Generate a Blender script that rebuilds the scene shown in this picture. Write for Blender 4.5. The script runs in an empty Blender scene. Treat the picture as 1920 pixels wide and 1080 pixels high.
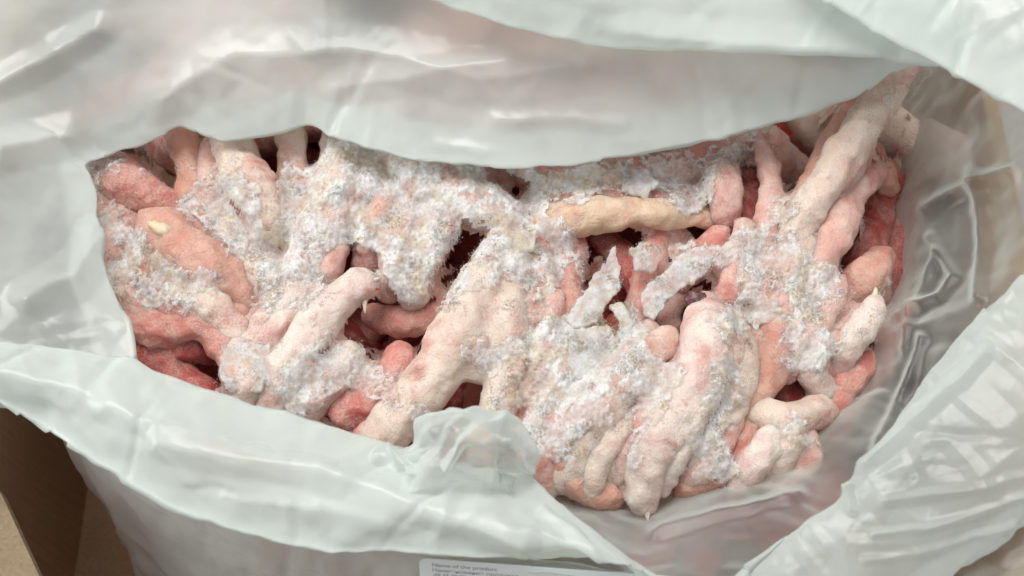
import bpy, math, random
import numpy as np
from mathutils import Vector

random.seed(7)
RNG = np.random.default_rng(11)
scene = bpy.context.scene
COL = scene.collection

# ------------------------------------------------------------------ camera
TILT = math.radians(25.0)
DIST = 0.38                 # metres from the lens to the top of the pile
PXM = 6000.0                # photograph pixels per metre at that distance
cam_d = bpy.data.cameras.new('camera')
cam = bpy.data.objects.new('camera', cam_d)
COL.objects.link(cam)
CAM = np.array([0.0, -DIST * math.sin(TILT), DIST * math.cos(TILT)])
cam.location = CAM.tolist()
cam.rotation_euler = (TILT, 0, 0)
cam_d.sensor_width = 36.0
cam_d.lens = 36.0 * DIST / (1920.0 / PXM)
cam_d.clip_start = 0.01
cam_d.clip_end = 50.0
cam_d.dof.use_dof = True
cam_d.dof.focus_distance = DIST - 0.005
cam_d.dof.aperture_fstop = 11.0
scene.camera = cam

# ------------------------------------------------------------------ light
world = bpy.data.worlds.new('World')
scene.world = world
world.use_nodes = True
bg = world.node_tree.nodes['Background']
bg.inputs['Color'].default_value = (0.98, 0.99, 1.0, 1)
bg.inputs['Strength'].default_value = 0.46


def area_light(name, loc, target, size, power, color):
    ld = bpy.data.lights.new(name, 'AREA')
    ld.shape = 'RECTANGLE'
    ld.size, ld.size_y = size
    ld.energy = power
    ld.color = color
    lo = bpy.data.objects.new(name, ld)
    lo.location = loc
    lo.rotation_euler = (Vector(target) - Vector(loc)).to_track_quat('-Z', 'Y').to_euler()
    COL.objects.link(lo)
    return lo


area_light('ceiling_lamp', (-0.25, 0.50, 1.6), (0, 0, 0), (1.1, 0.8), 24.0, (1.0, 0.985, 0.95))
area_light('window_lamp', (-1.7, -0.1, 0.95), (0, 0, 0), (0.7, 0.9), 13.0, (0.93, 1.0, 0.98))

vs = scene.view_settings
vs.view_transform = 'Standard'
vs.look = 'None'
vs.exposure = 0.10
vs.gamma = 1.0
scene.cycles.use_denoising = True
scene.cycles.max_bounces = 8
scene.cycles.transparent_max_bounces = 16
scene.cycles.diffuse_bounces = 5
scene.cycles.transmission_bounces = 8


# ------------------------------------------------------------------ maths helpers
CT, ST = math.cos(TILT), math.sin(TILT)
RX = np.array([[1, 0, 0], [0, CT, -ST], [0, ST, CT]])


def at(px, py, hmm):
    """world point (m) at height hmm (millimetres) seen at photograph pixel px,py"""
    d = RX @ np.array([(px - 960.0) / PXM, (540.0 - py) / PXM, -DIST])
    s = (hmm * 0.001 - CAM[2]) / d[2]
    return CAM + s * d


def project(P):
    q = (P - CAM) @ RX
    k = DIST * PXM / -q[:, 2]
    return 960.0 + q[:, 0] * k, 540.0 - q[:, 1] * k


def px2m(rpx, hmm=0.0):
    return rpx / PXM * (CAM[2] - hmm * 0.001) / CAM[2]


def hash3(i, j, k, seed):
    n = (i.astype(np.int64) * 374761393 + j.astype(np.int64) * 668265263 + k.astype(np.int64) * 2147483647 + seed * 974711) & 0x7fffffff
    n = ((n ^ (n >> 13)) * 1274126177) & 0x7fffffff
    n = ((n ^ (n >> 15)) * 2246822519) & 0x7fffffff
    return (n & 0xffffff) / float(0xffffff)


def noise3(P, freq, seed=0):
    q = P * freq
    f = np.floor(q)
    t = q - f
    t = t * t * (3 - 2 * t)
    i, j, k = f[..., 0].astype(np.int64), f[..., 1].astype(np.int64), f[..., 2].astype(np.int64)
    r = 0
    for a in (0, 1):
        wa = t[..., 0] if a else 1 - t[..., 0]
        for b in (0, 1):
            wb = t[..., 1] if b else 1 - t[..., 1]
            for c in (0, 1):
                wc = t[..., 2] if c else 1 - t[..., 2]
                r = r + wa * wb * wc * hash3(i + a, j + b, k + c, seed)
    return r * 2 - 1


def fbm(P, freq, seed=0, octs=3):
    r, a = 0, 1.0
    for o in range(octs):
        r = r + a * noise3(P, freq * 2 ** o, seed + o * 17)
        a *= 0.5
    return r


def smooth(e0, e1, x):
    t = np.clip((x - e0) / (e1 - e0 + 0.0), 0, 1)
    return t * t * (3 - 2 * t)


# ------------------------------------------------------------------ object helpers
def mesh_from(name, V, F, mat=None, smooth_shade=True):
    me = bpy.data.meshes.new(name)
    V = np.asarray(V, dtype=np.float32)
    if isinstance(F, np.ndarray):
        n, m = F.shape
        me.vertices.add(len(V))
        me.vertices.foreach_set('co', V.ravel())
        me.loops.add(n * m)
        me.loops.foreach_set('vertex_index', F.astype(np.int32).ravel())
        me.polygons.add(n)
        me.polygons.foreach_set('loop_start', np.arange(0, n * m, m, dtype=np.int32))
        me.polygons.foreach_set('loop_total', np.full(n, m, dtype=np.int32))
        me.update(calc_edges=True)
    else:
        me.from_pydata([tuple(map(float, v)) for v in V], [], F)
        me.update()
    if smooth_shade:
        me.polygons.foreach_set('use_smooth', np.ones(len(me.polygons), dtype=bool))
    if mat:
        me.materials.append(mat)
    return me


def link(name, data, parent=None, loc=(0, 0, 0)):
    o = bpy.data.objects.new(name, data)
    COL.objects.link(o)
    o.location = [float(c) for c in loc]
    if parent is not None:
        o.parent = parent
    return o


def tag(o, label=None, cat=None, group=None, kind=None):
    if label: o['label'] = label
    if cat: o['category'] = cat
    if group: o['group'] = group
    if kind: o['kind'] = kind
    return o


def box_mesh(name, x0, x1, y0, y1, z0, z1, mat, bev=0.0):
    V = [(x, y, z) for x in (x0, x1) for y in (y0, y1) for z in (z0, z1)]
    F = [(0, 1, 3, 2), (4, 6, 7, 5), (0, 4, 5, 1), (2, 3, 7, 6), (0, 2, 6, 4), (1, 5, 7, 3)]
    return mesh_from(name, V, F, mat, False)


def slab_mesh(name, pts, thick, mat):
    """extruded polygon: pts are world points of the top face, counter-clockwise"""
    n = len(pts)
    P = np.array(pts)
    V = np.vstack([P, P - np.array([0, 0, thick])])
    F = [tuple(range(n)), tuple(range(2 * n - 1, n - 1, -1))]
    for i in range(n):
        j = (i + 1) % n
        F.append((i, n + i, n + j, j))
    return mesh_from(name, V, F, mat, False)


# ------------------------------------------------------------------ materials
def new_mat(name):
    m = bpy.data.materials.new(name)
    m.use_nodes = True
    nt = m.node_tree
    nt.nodes.clear()
    return m, nt.nodes, nt.links


def N(nodes, t, **kw):
    n = nodes.new(t)
    for k, v in kw.items():
        if hasattr(n, k):
            setattr(n, k, v)
    return n


def noise_node(nodes, links, vec, scale, detail=3.0, rough=0.55, dist=0.0):
    n = nodes.new('ShaderNodeTexNoise')
    n.inputs['Scale'].default_value = scale
    n.inputs['Detail'].default_value = detail
    n.inputs['Roughness'].default_value = rough
    n.inputs['Distortion'].default_value = dist
    links.new(vec, n.inputs['Vector'])
    return n.outputs['Fac']


def ramp(nodes, links, fac, lo, hi, a=0.0, b=1.0):
    n = nodes.new('ShaderNodeMapRange')
    n.interpolation_type = 'SMOOTHSTEP'
    n.inputs['From Min'].default_value = lo
    n.inputs['From Max'].default_value = hi
    n.inputs['To Min'].default_value = a
    n.inputs['To Max'].default_value = b
    links.new(fac, n.inputs['Value'])
    return n.outputs['Result']


def mixc(nodes, links, fac, a, b, blend='MIX'):
    n = nodes.new('ShaderNodeMix')
    n.data_type = 'RGBA'
    n.blend_type = blend
    for key, val in ((0, fac), (6, a), (7, b)):
        if isinstance(val, (int, float)):
            n.inputs[key].default_value = val
        elif isinstance(val, tuple):
            n.inputs[key].default_value = val + (1,) if len(val) == 3 else val
        else:
            links.new(val, n.inputs[key])
    return n.outputs[2]


def math_node(nodes, links, op, a, b):
    n = nodes.new('ShaderNodeMath')
    n.operation = op
    for i, v in enumerate((a, b)):
        if isinstance(v, (int, float)):
            n.inputs[i].default_value = v
        else:
            links.new(v, n.inputs[i])
    return n.outputs[0]


def skin_material():
    m, nd, lk = new_mat('frozen_skin')
    geo = nd.new('ShaderNodeNewGeometry')
    info = nd.new('ShaderNodeObjectInfo')
    pos = geo.outputs['Position']
    big = noise_node(nd, lk, pos, 55, 3, 0.6, 0.6)
    mid = noise_node(nd, lk, pos, 170, 4, 0.6, 0.4)
    fine = noise_node(nd, lk, pos, 1500, 5, 0.75)
    tiny = noise_node(nd, lk, pos, 2600, 3, 0.7)
    base = info.outputs['Color']
    # blood under the skin, in blotches
    c1 = mixc(nd, lk, ramp(nd, lk, big, 0.44, 0.74, 0.0, 0.75), base, (0.54, 0.10, 0.08))
    # yellow fat
    c2 = mixc(nd, lk, ramp(nd, lk, mid, 0.52, 0.72, 0.0, 0.40), c1, (0.80, 0.57, 0.44))
    # thin rime: fine white bloom over the skin, patchy
    wide = noise_node(nd, lk, pos, 110, 3, 0.6, 1.0)
    rim = math_node(nd, lk, 'MULTIPLY', ramp(nd, lk, fine, 0.28, 0.66), ramp(nd, lk, wide, 0.36, 0.60, 0.10, 0.90))
    rim = math_node(nd, lk, 'MULTIPLY', rim, info.outputs['Alpha'])
    c3 = mixc(nd, lk, rim, c2, (0.89, 0.78, 0.70))
    wr = noise_node(nd, lk, pos, 380, 3, 0.6, 1.2)
    hs = math_node(nd, lk, 'ADD', math_node(nd, lk, 'MULTIPLY', fine, 0.7), math_node(nd, lk, 'MULTIPLY', tiny, 0.5))
    hs = math_node(nd, lk, 'ADD', hs, math_node(nd, lk, 'MULTIPLY', wr, 1.5))
    bump = nd.new('ShaderNodeBump')
    bump.inputs['Strength'].default_value = 0.7
    bump.inputs['Distance'].default_value = 0.0009
    lk.new(hs, bump.inputs['Height'])
    p = nd.new('ShaderNodeBsdfPrincipled')
    lk.new(c3, p.inputs['Base Color'])
    p.inputs['Subsurface Weight'].default_value = 0.5
    p.inputs['Subsurface Radius'].default_value = (1.0, 0.35, 0.2)
    p.inputs['Subsurface Scale'].default_value = 0.004
    lk.new(ramp(nd, lk, fine, 0.3, 0.7, 0.24, 0.52), p.inputs['Roughness'])
    p.inputs['Specular IOR Level'].default_value = 0.4
    lk.new(bump.outputs[0], p.inputs['Normal'])
    o = nd.new('ShaderNodeOutputMaterial')
    lk.new(p.outputs[0], o.inputs[0])
    return m


def frost_material(name, tint, transl=0.4, clear=0.0, use_bump=False, fade=False):
    m, nd, lk = new_mat(name)
    geo = nd.new('ShaderNodeNewGeometry')
    pos = geo.outputs['Position']
    a = noise_node(nd, lk, pos, 70, 3, 0.6)
    b = noise_node(nd, lk, pos, 1700, 4, 0.75)
    e = noise_node(nd, lk, pos, 170, 3, 0.6)
    c1 = mixc(nd, lk, ramp(nd, lk, a, 0.36, 0.62), tint, (0.92, 0.915, 0.90))
    w1 = noise_node(nd, lk, pos, 95, 3, 0.6, 0.8)
    c1 = mixc(nd, lk, ramp(nd, lk, w1, 0.51, 0.64, 0.0, 0.85), c1, (0.88, 0.77, 0.63))
    c1 = mixc(nd, lk, ramp(nd, lk, w1, 0.47, 0.35, 0.0, 0.80), c1, (0.84, 0.62, 0.55))
    c2 = mixc(nd, lk, ramp(nd, lk, e, 0.50, 0.74, 0.0, 0.4), c1, (0.90, 0.74, 0.68))
    bump = nd.new('ShaderNodeBump')
    bump.inputs['Strength'].default_value = 0.6
    bump.inputs['Distance'].default_value = 0.0005
    lk.new(b, bump.inputs['Height'])
    o = nd.new('ShaderNodeOutputMaterial')
    d = nd.new('ShaderNodeBsdfDiffuse')
    t = nd.new('ShaderNodeBsdfTranslucent')
    g = nd.new('ShaderNodeBsdfGlossy')
    g.inputs['Roughness'].default_value = 0.2
    va = nd.new('ShaderNodeVectorMath'); va.operation = 'MULTIPLY_ADD'
    lk.new(geo.outputs['Normal'], va.inputs[0])
    va.inputs[1].default_value = (0.45, 0.45, 0.45)
    va.inputs[2].default_value = (0, 0, 1)
    vn = nd.new('ShaderNodeVectorMath'); vn.operation = 'NORMALIZE'
    lk.new(va.outputs[0], vn.inputs[0])
    if use_bump:
        lk.new(bump.outputs[0], d.inputs['Normal'])
        lk.new(bump.outputs[0], g.inputs['Normal'])
    else:
        lk.new(vn.outputs[0], d.inputs['Normal'])
    for q in (d, t):
        lk.new(c2, q.inputs['Color'])
    m1 = nd.new('ShaderNodeMixShader')
    m1.inputs[0].default_value = transl
    lk.new(d.outputs[0], m1.inputs[1]); lk.new(t.outputs[0], m1.inputs[2])
    m2 = nd.new('ShaderNodeMixShader')
    m2.inputs[0].default_value = 0.05
    lk.new(m1.outputs[0], m2.inputs[1]); lk.new(g.outputs[0], m2.inputs[2])
    # clear ice: what lies beneath shows through, more in places
    tp = nd.new('ShaderNodeBsdfTransparent')
    m3 = nd.new('ShaderNodeMixShader')
    cf = ramp(nd, lk, e, 0.35, 0.68, max(0.0, clear - 0.25), clear + 0.2)
    if fade:
        at_ = nd.new('ShaderNodeAttribute'); at_.attribute_name = 'cover'
        gr = noise_node(nd, lk, pos, 2300, 3, 0.7)
        cv = math_node(nd, lk, 'ADD', at_.outputs['Fac'], ramp(nd, lk, gr, 0.3, 0.7, -0.35, 0.35))
        cf = math_node(nd, lk, 'MAXIMUM', cf, ramp(nd, lk, cv, 0.15, 0.85, 1.0, 0.0))
    lk.new(cf, m3.inputs[0])
    lk.new(m2.outputs[0], m3.inputs[1]); lk.new(tp.outputs[0], m3.inputs[2])
    lk.new(m3.outputs[0], o.inputs[0])
    return m


def film_material(name, clear, rough=0.22, haze=0.65, through=0.45, tint=(0.80, 0.855, 0.82)):
    """milky polythene: scatters part of the light back, part through, lets the rest pass"""
    m, nd, lk = new_mat(name)
    geo = nd.new('ShaderNodeNewGeometry')
    pos = geo.outputs['Position']
    big = noise_node(nd, lk, pos, 22, 3, 0.5, 0.8)
    fine = noise_node(nd, lk, pos, 420, 4, 0.6, 1.5)
    # stretched streaks of the blown film
    mp = nd.new('ShaderNodeMapping')
    mp.inputs['Rotation'].default_value = (0, 0, 0.4)
    mp.inputs['Scale'].default_value = (60, 500, 200)
    lk.new(pos, mp.inputs['Vector'])
    st = noise_node(nd, lk, mp.outputs[0], 1.0, 2, 0.5, 0.3)
    bump = nd.new('ShaderNodeBump')
    bump.inputs['Strength'].default_value = 0.25
    bump.inputs['Distance'].default_value = 0.0006
    h = math_node(nd, lk, 'ADD', math_node(nd, lk, 'MULTIPLY', fine, 0.22), math_node(nd, lk, 'MULTIPLY', st, 0.04))
    lk.new(h, bump.inputs['Height'])
    d = nd.new('ShaderNodeBsdfDiffuse')
    t = nd.new('ShaderNodeBsdfTranslucent')
    for s in (d, t):
        s.inputs['Color'].default_value = tint + (1,)
        lk.new(bump.outputs[0], s.inputs['Normal'])
    m1 = nd.new('ShaderNodeMixShader')
    m1.inputs[0].default_value = through
    lk.new(d.outputs[0], m1.inputs[1]); lk.new(t.outputs[0], m1.inputs[2])
    tp = nd.new('ShaderNodeBsdfTransparent')
    rf = nd.new('ShaderNodeBsdfRefraction')
    rf.inputs['IOR'].default_value = 1.12
    rf.inputs['Roughness'].default_value = 0.9
    tr = nd.new('ShaderNodeMixShader')
    tr.inputs[0].default_value = haze
    lk.new(tp.outputs[0], tr.inputs[1]); lk.new(rf.outputs[0], tr.inputs[2])
    m2 = nd.new('ShaderNodeMixShader')
    cl = math_node(nd, lk, 'ADD', ramp(nd, lk, big, 0.3, 0.7, clear - 0.09, clear + 0.09),
                   ramp(nd, lk, st, 0.3, 0.7, -0.01, 0.01))
    lw = nd.new('ShaderNodeLayerWeight')
    lk.new(bump.outputs[0], lw.inputs['Normal'])
    cl = math_node(nd, lk, 'MULTIPLY', cl, ramp(nd, lk, lw.outputs['Facing'], 0.0, 0.85, 1.25, 0.12))
    lk.new(cl, m2.inputs[0])
    lk.new(m1.outputs[0], m2.inputs[1]); lk.new(tr.outputs[0], m2.inputs[2])
    g = nd.new('ShaderNodeBsdfGlossy')
    g.inputs['Roughness'].default_value = rough
    lk.new(bump.outputs[0], g.inputs['Normal'])
    fr = nd.new('ShaderNodeLayerWeight')
    lk.new(bump.outputs[0], fr.inputs['Normal'])
    fw = math_node(nd, lk, 'POWER', fr.outputs['Facing'], 4.0)
    m3 = nd.new('ShaderNodeMixShader')
    lk.new(ramp(nd, lk, fw, 0.0, 1.0, 0.032, 0.15), m3.inputs[0])
    lk.new(m2.outputs[0], m3.inputs[1]); lk.new(g.outputs[0], m3.inputs[2])
    o = nd.new('ShaderNodeOutputMaterial')
    lk.new(m3.outputs[0], o.inputs[0])
    return m


def plain_material(name, col, rough=0.7, var=0.15, scale=300, bumpd=0.0002, sss=0.0, flute=False):
    m, nd, lk = new_mat(name)
    geo = nd.new('ShaderNodeNewGeometry')
    pos = geo.outputs['Position']
    a = noise_node(nd, lk, pos, scale, 4, 0.6)
    b = noise_node(nd, lk, pos, scale * 0.08, 3, 0.6)
    dark = tuple(c * (1 - var * 1.6) for c in col)
    lite = tuple(min(1, c * (1 + var)) for c in col)
    c1 = mixc(nd, lk, a, dark, lite)
    c2 = mixc(nd, lk, ramp(nd, lk, b, 0.35, 0.65, 0, 0.5), c1, tuple(c * (1 - var) for c in col))
    hgt = a
    if flute:
        wv = nd.new('ShaderNodeTexWave')
        wv.wave_type = 'BANDS'; wv.bands_direction = 'Y'
        wv.inputs['Scale'].default_value = 48.0
        wv.inputs['Distortion'].default_value = 0.6
        lk.new(pos, wv.inputs['Vector'])
        hgt = math_node(nd, lk, 'ADD', a, math_node(nd, lk, 'MULTIPLY', wv.outputs['Fac'], 1.2))
        st = nd.new('ShaderNodeMapping'); st.inputs['Scale'].default_value = (900, 900, 40)
        lk.new(pos, st.inputs['Vector'])
        fib = noise_node(nd, lk, st.outputs[0], 1.0, 3, 0.6)
        c2 = mixc(nd, lk, ramp(nd, lk, fib, 0.4, 0.75, 0.0, 0.5), c2, tuple(c * 0.6 for c in col))
    bump = nd.new('ShaderNodeBump')
    bump.inputs['Strength'].default_value = 0.5
    bump.inputs['Distance'].default_value = bumpd
    lk.new(hgt, bump.inputs['Height'])
    p = nd.new('ShaderNodeBsdfPrincipled')
    lk.new(c2, p.inputs['Base Color'])
    p.inputs['Roughness'].default_value = rough
    if sss:
        p.inputs['Subsurface Weight'].default_value = sss
        p.inputs['Subsurface Scale'].default_value = 0.002
    lk.new(bump.outputs[0], p.inputs['Normal'])
    o = nd.new('ShaderNodeOutputMaterial')
    lk.new(p.outputs[0], o.inputs[0])
    return m


M_SKIN = skin_material()
M_FROST = frost_material('frost_crust', (0.88, 0.85, 0.84), 0.12, 0.30, True, True)
M_GRAIN = frost_material('frost_grain', (0.95, 0.92, 0.90), 0.6, 0.42)
M_PLATE = frost_material('ice_plate', (0.92, 0.92, 0.94), 0.3, 0.38, True)
M_FILM = film_material('milky_film', 0.22, 0.24, 0.9, 0.36)
M_FILM_DOUBLE = film_material('milky_film_fold', 0.20, 0.28, 0.85, 0.36)
M_FILM_CLEAR = film_material('thin_film', 0.64, 0.32, 0.45)
M_FILM_WALL = film_material('side_wall_film', 0.38, 0.26, 0.7)
M_FILM_BELLY = film_material('front_wall_film', 0.24, 0.26, 0.85)
M_FILM_CRISP = film_material('crisp_film', 0.45, 0.15, 0.3)
M_CLAW = plain_material('claw_horn', (0.80, 0.66, 0.52), 0.35, 0.1, 500, 0.0001, 0.2)
M_CLAW_RED = plain_material('claw_bloody', (0.55, 0.06, 0.04), 0.3, 0.2, 500, 0.0001, 0.2)
M_BONE = plain_material('bone', (0.78, 0.62, 0.42), 0.5, 0.15, 700, 0.0004, 0.3)
M_CUT = plain_material('cut_end', (0.16, 0.055, 0.055), 0.3, 0.5, 500, 0.0006, 0.1)
M_BLOOD = plain_material('frozen_juice', (0.50, 0.045, 0.035), 0.35, 0.4, 250, 0.0008, 0.2)
M_CARD = plain_material('cardboard', (0.40, 0.255, 0.145), 0.85, 0.12, 600, 0.0004, 0.0, True)
M_CARD_PALE = plain_material('cardboard_edge', (0.37, 0.28, 0.175), 0.85, 0.2, 900, 0.0004, 0.0, True)
M_PAPER = plain_material('label_paper', (0.80, 0.86, 0.87), 0.55, 0.03, 400, 0.00005)
M_INK = plain_material('label_ink', (0.30, 0.34, 0.36), 0.7, 0.1, 900, 0.00002)
M_TABLE = plain_material('table_top', (0.30, 0.28, 0.26), 0.6, 0.15, 120, 0.0002)

# ------------------------------------------------------------------ setting: surface under the box
tb = link('table', box_mesh('table', -1.2, 1.2, -1.0, 1.0, -0.16, -0.124, M_TABLE))
tag(tb, kind='structure')

# ------------------------------------------------------------------ cardboard box
BX0, BX1, BY0, BY1, BZ0, BZ1 = -0.166, 0.153, -0.158, 0.150, -0.120, 0.012
WT = 0.005
boxr = link('cardboard_box', None, None, ((BX0 + BX1) / 2, (BY0 + BY1) / 2, BZ0 - 0.004))
tag(boxr, 'open brown cardboard box around the plastic bag', 'box')


def part_world(name, me, parent):
    o = link(name, me, parent)
    o.location = [-float(c) for c in parent.location]
    return o


part_world('bottom', box_mesh('bottom', BX0 - WT, BX1 + WT, BY0 - WT, BY1 + WT, BZ0 - 0.004, BZ0, M_CARD), boxr)
part_world('wall', box_mesh('wall', BX0 - WT, BX0, BY0, BY1, BZ0, BZ1, M_CARD), boxr)
part_world('wall', box_mesh('wall', BX1, BX1 + WT, BY0, BY1, BZ0, BZ1, M_CARD), boxr)
part_world('wall', box_mesh('wall', BX0 - WT, BX1 + WT, BY0 - WT, BY0, BZ0, BZ1, M_CARD), boxr)
part_world('wall', box_mesh('wall', BX0 - WT, BX1 + WT, BY1, BY1 + WT, BZ0, BZ1 + 0.03, M_CARD), boxr)
# flaps: right front one bent up beside the bag, left one hanging lower
fl = [at(1660, 1190, 24), at(2150, 1190, 24), at(2150, 930, 30), at(1985, 990, 16), at(1935, 1030, 15), at(1860, 1095, 14)]
part_world('flap', slab_mesh('flap', fl, 0.004, M_CARD_PALE), boxr)
fl = [at(-260, 1250, -12), at(90, 1250, -16), at(78, 1090, -16), at(2, 925, -14), at(-60, 850, -12), at(-260, 850, -8)]
part_world('flap', slab_mesh('flap', fl, 0.004, M_CARD_PALE), boxr)


# ------------------------------------------------------------------ chicken feet: distance field + surface nets
def surface_nets(vol, org, st):
    nx, ny, nz = vol.shape
    ins = vol < 0
    cs = [(a, b, c) for a in (0, 1) for b in (0, 1) for c in (0, 1)]

    def sl(A, a, b, c):
        return A[a:nx - 1 + a, b:ny - 1 + b, c:nz - 1 + c]
    cnt = sum(sl(ins, *c).astype(np.int8) for c in cs)
    act = (cnt > 0) & (cnt < 8)
    idx = np.full(act.shape, -1, dtype=np.int64)
    ii = np.argwhere(act)
    idx[act] = np.arange(len(ii))
    acc = np.zeros((len(ii), 3))
    wn = np.zeros(len(ii))
    vals = {c: vol[ii[:, 0] + c[0], ii[:, 1] + c[1], ii[:, 2] + c[2]] for c in cs}
    for c in cs:
        for ax in range(3):
            if c[ax] == 0:
                e = list(c); e[ax] = 1; e = tuple(e)
                va, vb = vals[c], vals[e]
                cr = (va < 0) != (vb < 0)
                t = np.where(cr, va / np.where(cr, va - vb, 1), 0)
                p = np.tile(np.array(c, float), (len(ii), 1))
                p[:, ax] += t
                acc += p * cr[:, None]
                wn += cr
    V = org + st * (ii + acc / wn[:, None])
    Q = []
    for ax in range(3):
        u, w = [(1, 2), (2, 0), (0, 1)][ax]
        lo = [slice(1, n - 1) for n in vol.shape]
        a = list(lo); b = list(lo)
        a[ax] = slice(0, vol.shape[ax] - 1); b[ax] = slice(1, vol.shape[ax])
        A, B = ins[tuple(a)], ins[tuple(b)]
        for flip in (False, True):
            E = np.argwhere((A & ~B) if not flip else (~A & B))
            if not len(E):
                continue
            off = np.ones(3, dtype=np.int64); off[ax] = 0
            E = E + off
            du = np.zeros(3, dtype=np.int64); du[u] = 1
            dw = np.zeros(3, dtype=np.int64); dw[w] = 1
            g = lambda k: idx[k[:, 0], k[:, 1], k[:, 2]]
            q = np.stack([g(E - du - dw), g(E - dw), g(E), g(E - du)], axis=1)
            Q.append(q if not flip else q[:, ::-1])
    Q = np.vstack(Q)
    Q = Q[(Q >= 0).all(axis=1)]
    return V, Q


def spline(C, per):
    C = np.asarray(C, float)
    P = np.vstack([2 * C[0] - C[1], C, 2 * C[-1] - C[-2]])
    out = []
    for i in range(1, len(P) - 2):
        for k in range(per):
            t = k / per
            out.append(0.5 * (2 * P[i] + (P[i + 1] - P[i - 1]) * t + (2 * P[i - 1] - 5 * P[i] + 4 * P[i + 1] - P[i + 2]) * t * t
                              + (3 * P[i] - 3 * P[i + 1] + P[i + 2] - P[i - 1]) * t ** 3))
    out.append(C[-1])
    return np.array(out)


def limb_mesh(chains, step, seed, k=0.0022, lump=0.0009, wrinkle=0.0008):
    """chains: list of arrays (n,4) x,y,z,r in metres -> one continuous skin"""
    lo = np.min([c[:, :3].min(0) - c[:, 3].max() for c in chains], axis=0) - 3 * step - 0.001
    hi = np.max([c[:, :3].max(0) + c[:, 3].max() for c in chains], axis=0) + 3 * step + 0.001
    n = np.ceil((hi - lo) / step).astype(int) + 1
    G = np.stack(np.meshgrid(*[lo[i] + step * np.arange(n[i]) for i in range(3)], indexing='ij'), -1)
    D = np.full(G.shape[:3], 1.0)
    for c in chains:
        arc = 0.0
        for a, b in zip(c[:-1], c[1:]):
            rm = max(a[3], b[3]) + 4 * step + 0.002
            mn = np.minimum(a[:3], b[:3]) - rm
            mx = np.maximum(a[:3], b[:3]) + rm
            i0 = np.clip(np.floor((mn - lo) / step).astype(int), 0, n - 1)
            i1 = np.clip(np.ceil((mx - lo) / step).astype(int) + 1, 1, n)
            s = tuple(slice(i0[q], i1[q]) for q in range(3))
            g = G[s]
            d = b[:3] - a[:3]
            t = np.clip(((g - a[:3]) @ d) / max(d @ d, 1e-12), 0, 1)
            dist = np.linalg.norm(g - (a[:3] + t[..., None] * d), axis=-1) - (a[3] + t * (b[3] - a[3]))
            ld = math.sqrt(d @ d)
            dist = dist + 0.00022 * np.sin((arc + t * ld) * 2 * math.pi / 0.0042)
            arc += ld
            o = D[s]
            h = np.clip(0.5 + 0.5 * (o - dist) / k, 0, 1)
            far = o > 0.5
            D[s] = np.where(far, dist, o + (dist - o) * h - k * h * (1 - h))
    D = D + 1.7 * lump * fbm(G, 85.0, seed, 2) + wrinkle * (noise3(G, 330.0, seed + 5) + 0.8 * np.abs(noise3(G, 210.0, seed + 9)))
    return surface_nets(D, lo, step)


ALLV, ALLN = [], []     # skin vertices and normals of the pile in the world, for laying the frost


def claw_mesh(base, direction, up, length, r, mat):
    d = np.array(direction, float); d /= np.linalg.norm(d)
    u = np.array(up, float); u -= d * (u @ d); u /= np.linalg.norm(u)
    s = np.cross(d, u)
    V, F = [], []
    nr, ns = 8, 8
    for i in range(nr):
        t = i / (nr - 1)
        c = base + d * length * math.sin(t * 1.25) - u * length * 0.42 * (1 - math.cos(t * 1.5))
        rr = r * (1 - t) ** 0.75 + 0.00012
        for j in range(ns):
            a = 2 * math.pi * j / ns
            V.append(c + rr * (math.cos(a) * s * 0.8 + math.sin(a) * u))
    for i in range(nr - 1):
        for j in range(ns):
            F.append((i * ns + j, i * ns + (j + 1) % ns, (i + 1) * ns + (j + 1) % ns, (i + 1) * ns + j))
    F.append(tuple(range(ns - 1, -1, -1)))
    F.append(tuple((nr - 1) * ns + j for j in range(ns)))
    return mesh_from('claw', V, F, mat)


def foot(chains_px, color, label, group=None, claws=(), step=0.0010, seed=0, per=5, lump=0.0006):
    """a frozen foot laid in the pile; chains_px: lists of (px, py, height mm, radius px)"""
    ch = []
    for c in chains_px:
        w = []
        for (px, py, h, r) in c:
            p = at(px, py, h)
            w.append([p[0], p[1], p[2], px2m(r * 0.90, h)])
        sp = spline(w, per)
        al = np.r_[0, np.cumsum(np.linalg.norm(np.diff(sp[:, :3], axis=0), axis=1))]
        sp[:, 3] *= 1 + 0.07 * np.sin(al * 2 * math.pi / 0.017 + seed)
        ch.append(sp)
    V, Q = limb_mesh(ch, step, seed, lump=lump)
    org = np.array([V[:, 0].mean(), V[:, 1].mean(), V[:, 2].min()])
    root = link('chicken_foot', None, None, org)
    tag(root, label, 'chicken foot', group)
    me = mesh_from('skin', V - org, Q, M_SKIN)
    sk = link('skin', me, root)
    sk.color = tuple(color) + ({RED: 0.4, ROSE: 0.55, ORNG: 0.42, YEL: 0.3, PINK: 0.7, CREAM: 0.8}.get(tuple(color), 1.0),)
    nrm = np.zeros(len(V) * 3, dtype=np.float32)
    me.vertices.foreach_get('normal', nrm)
    ALLV.append(V); ALLN.append(nrm.reshape(-1, 3))
    for (px, py, h, dx, dy, dz, ln, r, red) in claws:
        cl = claw_mesh(at(px, py, h) - org, (dx, dy, dz), (0, 0, 1), ln, r, M_CLAW_RED if red else M_CLAW)
        link('claw', cl, root)
    return root


CREAM = (0.82, 0.65, 0.54)
PALE = (0.85, 0.71, 0.65)
PINK = (0.80, 0.45, 0.39)
ROSE = (0.68, 0.26, 0.215)
ORNG = (0.71, 0.36, 0.27)
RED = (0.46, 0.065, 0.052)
YEL = (0.80, 0.60, 0.43)

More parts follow.
